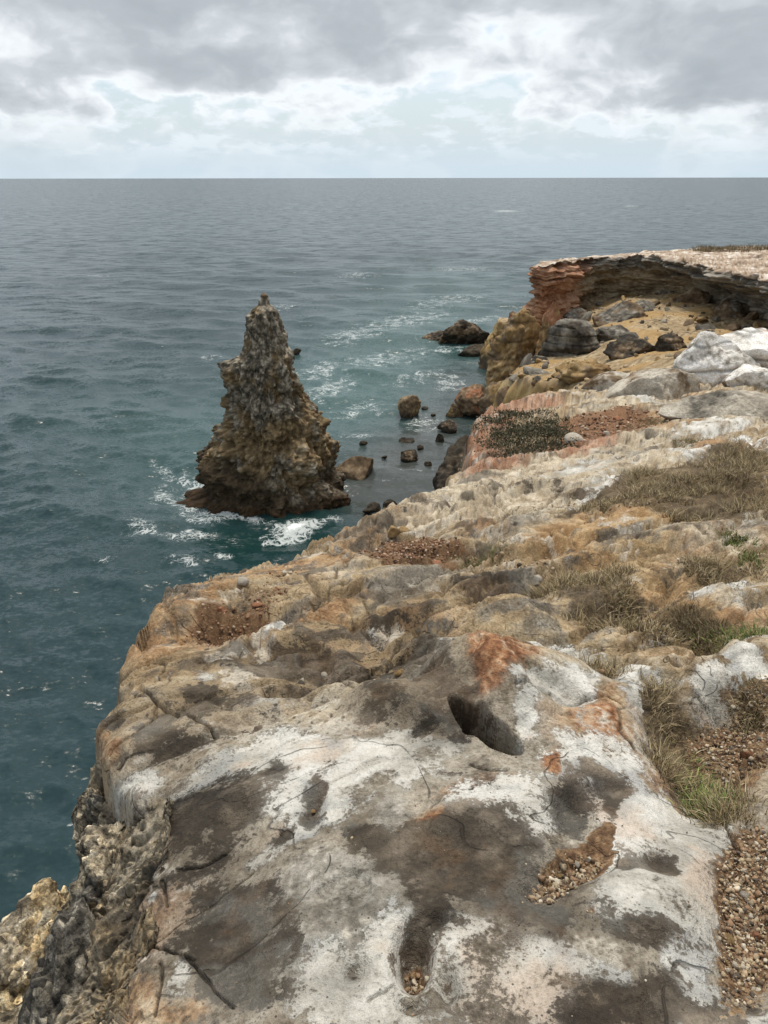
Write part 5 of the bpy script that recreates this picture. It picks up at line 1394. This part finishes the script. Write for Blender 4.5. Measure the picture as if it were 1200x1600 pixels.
def blades(P, D, L, Wd, pal, rg, nseg=3):
    """P base points, D horizontal lean (n,2), L length, Wd width -> mesh arrays"""
    n = len(P)
    side = np.stack([-np.sin(a := rg.uniform(0, 6.28, n)), np.cos(a), np.zeros(n)], -1)
    t = np.linspace(0, 1, nseg + 1)
    V = np.zeros((n, nseg + 1, 2, 3))
    up = np.sqrt(np.clip(1 - (D ** 2).sum(1), .08, 1))
    for i, f in enumerate(t):
        c = P.copy()
        c[:, :2] += D * (L * (0.35 * f + 0.65 * f * f))[:, None]
        c[:, 2] += L * up * (f - 0.28 * f * f)
        w = side * (Wd * (1 - f * .85) / 2)[:, None]
        V[:, i, 0] = c - w; V[:, i, 1] = c + w
    b = (np.arange(n) * (nseg + 1) * 2)[:, None, None]
    q = np.array([[2 * i, 2 * i + 1, 2 * i + 3, 2 * i + 2] for i in range(nseg)])[None]
    Fq = (b + q).reshape(-1, 4)
    c = pal[rg.integers(0, len(pal), n)] * rg.uniform(.75, 1.25, (n, 1))
    C = np.repeat(c, (nseg + 1) * 2, 0)
    return V.reshape(-1, 3), Fq, C


def grass(label, blobs, tufts, per, lmin, lmax, wid_, seed, pal=DRY, lean=.9, thr=.42, spread=.04, name='dry_grass'):
    rg = np.random.default_rng(seed)
    T0 = spots(blobs, tufts, rg, thr, patchy=True)
    if len(T0) == 0:
        return
    per = int(per * 1.35)
    P = np.repeat(T0, per, 0)
    off = rg.normal(0, 1, (len(P), 2))
    P[:, :2] += off * spread
    P[:, 2] -= .015
    D = off * .38 + rg.normal(0, .40, off.shape)
    D *= np.clip(lean / (np.linalg.norm(D, axis=1, keepdims=True) + 1e-6), 0, 1)
    L = .66 * np.repeat(rg.uniform(lmin, lmax, len(T0)), per) * rg.uniform(.55, 1.15, len(P))
    V, Fq, C = blades(P, D, L, np.full(len(P), wid_) * rg.uniform(.7, 1.3, len(P)), pal, rg, 2)
    me = mesh_from(name, V, Fq)
    attr(me, 'col', np.concatenate([C, np.ones((len(C), 1))], -1))
    o = link(name, me, MAT_LEAF)
    tag(o, label, 'grass', kind='stuff')


grass('wide patch of tall dry brown grass at the right below the white boulders', [(1075, 765, 105, 30, 2, 1), (1150, 720, 55, 26, 0, 1), (990, 765, 50, 20, -10, .9), (1110, 800, 70, 14, 0, .9), (1180, 760, 30, 30, 0, .9)], 520, 26, .10, .26, .0065, 21)
grass('thin dry grass running down from the wide patch to the orange rock', [(905, 800, 34, 8, -20, .9), (960, 795, 40, 8, 0, .8)], 60, 20, .07, .16, .006, 22)
grass('dry grass clump in the middle of the cliff top among tan slabs', [(935, 925, 70, 30, 8, 1), (1000, 965, 50, 18, 20, 1), (890, 915, 28, 20, 0, .9), (960, 900, 30, 14, 0, .9)], 260, 26, .06, .17, .0045, 23)
grass('small dry grass tuft beside the orange boulder', [(925, 1040, 34, 26, 28, 1), (955, 1060, 26, 14, 30, .9)], 70, 26, .05, .14, .0035, 24)
grass('dry grass and stems growing along the crack right of the orange boulder', [(1030, 1100, 22, 36, -10, 1), (1060, 1150, 30, 40, 30, 1), (1020, 1150, 20, 30, 0, .8)], 110, 26, .05, .13, .003, 25)
grass('brown grass bank at the right edge above the white rock', [(1150, 1225, 44, 34, 35, 1), (1185, 1250, 34, 34, 0, 1), (1165, 1275, 34, 14, 25, 1)], 110, 24, .04, .10, .003, 26)
grass('dry grass at the right edge beside the cracked white slab', [(1180, 1095, 26, 28, 0, 1)], 50, 24, .05, .13, .003, 27)
grass('low dry grass on the slab right of the middle clump', [(1125, 888, 52, 16, 8, 1), (1170, 900, 30, 12, 0, .8)], 110, 22, .06, .16, .005, 28)
grass('greenish dry grass by the reddish gravel patch', [(762, 868, 38, 12, 0, 1), (735, 880, 20, 8, 0, .8), (790, 860, 24, 8, 0, .8)], 90, 20, .04, .11, .0045, 29, np.concatenate([DRY, GREEN[:3]]))
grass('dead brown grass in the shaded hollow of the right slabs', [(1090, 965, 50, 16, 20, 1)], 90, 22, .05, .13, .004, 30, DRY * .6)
grass('little dry tuft on the tan ridge left of the orange boulder', [(770, 995, 22, 9, 0, 1)], 24, 20, .03, .08, .0035, 31)
grass('sparse straw growing on the red soil near the grey slab', [(1010, 662, 40, 8, 0, 1), (1075, 690, 50, 8, 0, .9)], 70, 18, .10, .22, .008, 32, np.concatenate([DRY, GREEN[:1]]))
grass('green creeping plants along the edge of the white rock', [(1105, 1205, 46, 34, 42, 1), (1060, 1165, 26, 20, 40, .9), (1130, 1250, 40, 14, 30, .9)], 420, 16, .025, .07, .006, 41, GREEN * 1.35, .9, name='green_plants')
grass('bright green weeds at the right edge above the cracked slab', [(1170, 995, 34, 10, 0, 1), (1120, 985, 20, 8, 0, .8)], 90, 14, .03, .07, .007, 42, GREEN, .9, name='green_plants')
grass('bright green weeds at the right edge near the pale slab', [(1170, 852, 34, 12, 10, 1), (1140, 838, 20, 6, 0, .8)], 100, 14, .04, .09, .009, 43, GREEN, .9, name='green_plants')
grass('small green weeds growing in the grass beside the orange boulder', [(1030, 1165, 24, 14, 0, .9), (1010, 1120, 12, 16, 0, .8), (900, 905, 16, 6, 0, .8)], 60, 12, .02, .05, .005, 44, GREEN, .9, name='green_plants')

# headland grass strip
rg = np.random.default_rng(61)
HLq = head.data
hv = np.zeros(len(HLq.vertices) * 3, F32); HLq.vertices.foreach_get('co', hv); hv = hv.reshape(nR, NS, 3)
cols_ = np.nonzero(ss / arc[-1] > acs(9))[0]
ii = rg.integers(3, 14, 420); jj = rg.choice(cols_, 420)
T0 = hv[ii, jj]
P = np.repeat(T0, 12, 0).astype(float); off = rg.normal(0, 1, (len(P), 2)); P[:, :2] += off * .18
V, Fq, C = blades(P, np.clip(off * .25, -.7, .7), rg.uniform(.15, .42, len(P)), np.full(len(P), .035), DRY * .8, rg, 2)
me = mesh_from('dry_grass', V, Fq); attr(me, 'col', np.concatenate([C, np.ones((len(C), 1))], -1))
tag(link('dry_grass', me, MAT_LEAF), 'strip of dry grass on top of the far headland', 'grass', kind='stuff')

# ------------------------------------------------------------------ the low shrub on the red outcrop
xy = hit([825], [690])[0]
rg = np.random.default_rng(71)
root = bpy.data.objects.new('low_shrub', None); COL.objects.link(root)
i0 = np.argmin((cx2 - xy[0]) ** 2 + (cy2 - xy[1]) ** 2)
root.location = CV[i0]
tag(root, 'low dark olive shrub spreading over the red outcrop', 'shrub')
ps = spots([(822, 682, 62, 26, 6, 1), (800, 665, 40, 18, 0, 1), (850, 668, 32, 18, 0, .9), (805, 706, 34, 10, 0, .9)], 1500, rg, .40)
rel = ps - CV[i0]
dom = np.clip(1 - (np.linalg.norm(rel[:, :2], axis=1) / .95) ** 2, 0, 1)
# twigs
off = rg.normal(0, 1, (len(rel), 2)) * .5 + rel[:, :2] * .5
V, Fq, C = blades(rel + np.array([0, 0, -.02]), np.clip(off, -.85, .85), .10 + .14 * dom + rg.uniform(0, .12, len(rel)), np.full(len(rel), .010), OLIVE * .8 + np.array([.06, .045, .025]), rg, 3)
me = mesh_from('twigs', V, Fq); attr(me, 'col', np.concatenate([C, np.ones((len(C), 1))], -1))
tag(link('twigs', me, MAT_LEAF, root), kind='stuff')
n = 10000
k = rg.integers(0, len(rel), n)
lp = rel[k] + np.stack([rg.normal(0, .06, n), rg.normal(0, .06, n), (.02 + .15 * dom[k]) * rg.random(n) ** .6], -1)
d3 = rg.normal(size=(n, 3)); d3[:, 2] = np.abs(d3[:, 2]); d3 /= np.linalg.norm(d3, axis=1, keepdims=True)
e3_ = np.cross(d3, rg.normal(size=(n, 3))); e3_ /= np.linalg.norm(e3_, axis=1, keepdims=True)
ln = rg.uniform(.03, .06, n)[:, None]; wd = ln * .26
V = np.stack([lp, lp + d3 * ln * .5 - e3_ * wd, lp + d3 * ln, lp + d3 * ln * .5 + e3_ * wd], 1).reshape(-1, 3)
Fq = np.arange(4 * n).reshape(-1, 4)
C = np.repeat(OLIVE[rg.integers(0, 5, n)] * rg.uniform(.7, 1.3, (n, 1)), 4, 0)
me = mesh_from('foliage', V, Fq); attr(me, 'col', np.concatenate([C, np.ones((len(C), 1))], -1))
tag(link('foliage', me, MAT_LEAF, root), kind='stuff')

# rubble strewn over the sandy slope
rg = np.random.default_rng(88)
kk = np.nonzero((sd_ > .3) & (Y_ < 52) & (poly_sd(X_, Y_, hp_) < 1.5) & (zs > 3.5))[0]
kk = rg.choice(kk, 1600)
shp, Fc = stone_shapes(1, 6, 5)
sz = .03 * (9.0) ** (rg.random(1600) ** 3)
Mr = rot3(rg, 1600)
me = mesh_from('rubble', np.concatenate([(shp[i % 6] * sz[i]) @ Mr[i].T + np.array([X_[k] + rg.normal(0, .05), Y_[k] + rg.normal(0, .05), zs[k] + sz[i] * .15]) for i, k in enumerate(kk)]), (Fc[None] + (np.arange(1600) * len(shp[0]))[:, None, None]).reshape(-1, 3))
cc = np.array([PAL['sand'][1][1], PAL['brown'][1][1], PAL['grey'][1][1], PAL['sand'][2][1]])[rg.integers(0, 4, 1600)] * rg.uniform(.6, 1.2, (1600, 1))
attr(me, 'col', np.concatenate([np.repeat(cc, len(shp[0]), 0), np.ones((1600 * len(shp[0]), 1))], -1))
tag(link('rubble', me, MAT_ROCK), 'stone rubble strewn over the tan sandy slope', 'rubble', kind='stuff')

# angular fallen blocks and broken ledges half buried in the slope
rg = np.random.default_rng(97)
edge_k = np.nonzero((sd_ > -1.2) & (sd_ < 1.0) & (Y_ < 48) & (zs > 2.0))[0]
under_k = np.nonzero((sd_ > 1.0) & (np.abs(poly_sd(X_, Y_, hp_)) < 2.2) & (Y_ < 54) & (zs > 3.0))[0]
slope_k = np.nonzero((sd_ > .5) & (Y_ < 46) & (poly_sd(X_, Y_, hp_) < 0) & (zs > 3.5))[0]
kk = np.concatenate([rg.choice(edge_k, 150), rg.choice(under_k, 110), rg.choice(slope_k, 90)])
nb = len(kk)
shp, Fc = stone_shapes(2, 8, 19)
sz = .12 * 5.0 ** (rg.random(nb) ** 1.7)
Mr = rot3(rg, nb)
Vb = np.concatenate([(shp[i % 8] * np.array([1.25, 1.0, .62]) * sz[i]) @ Mr[i].T + np.array([X_[k], Y_[k], zs[k] + sz[i] * .08]) for i, k in enumerate(kk)])
me = mesh_from('rubble', Vb, (Fc[None] + (np.arange(nb) * len(shp[0]))[:, None, None]).reshape(-1, 3), smooth=False)
nbz = fbm3(Vb * 3.2, 4, .65)
pick = np.repeat(rg.integers(0, 4, nb), len(shp[0]))
cc = np.where((pick == 0)[:, None], cramp(nbz, PAL['grey']), np.where((pick == 1)[:, None], cramp(nbz, PAL['brown']), np.where((pick == 2)[:, None], cramp(nbz, PAL['ochre']), cramp(nbz - .15, PAL['grey']))))
attr(me, 'col', np.concatenate([cc, np.ones((len(cc), 1))], -1))
tag(link('rubble', me, MAT_ROCK), 'angular fallen blocks half buried along the sandy slope and under the overhang', 'rubble', kind='stuff')
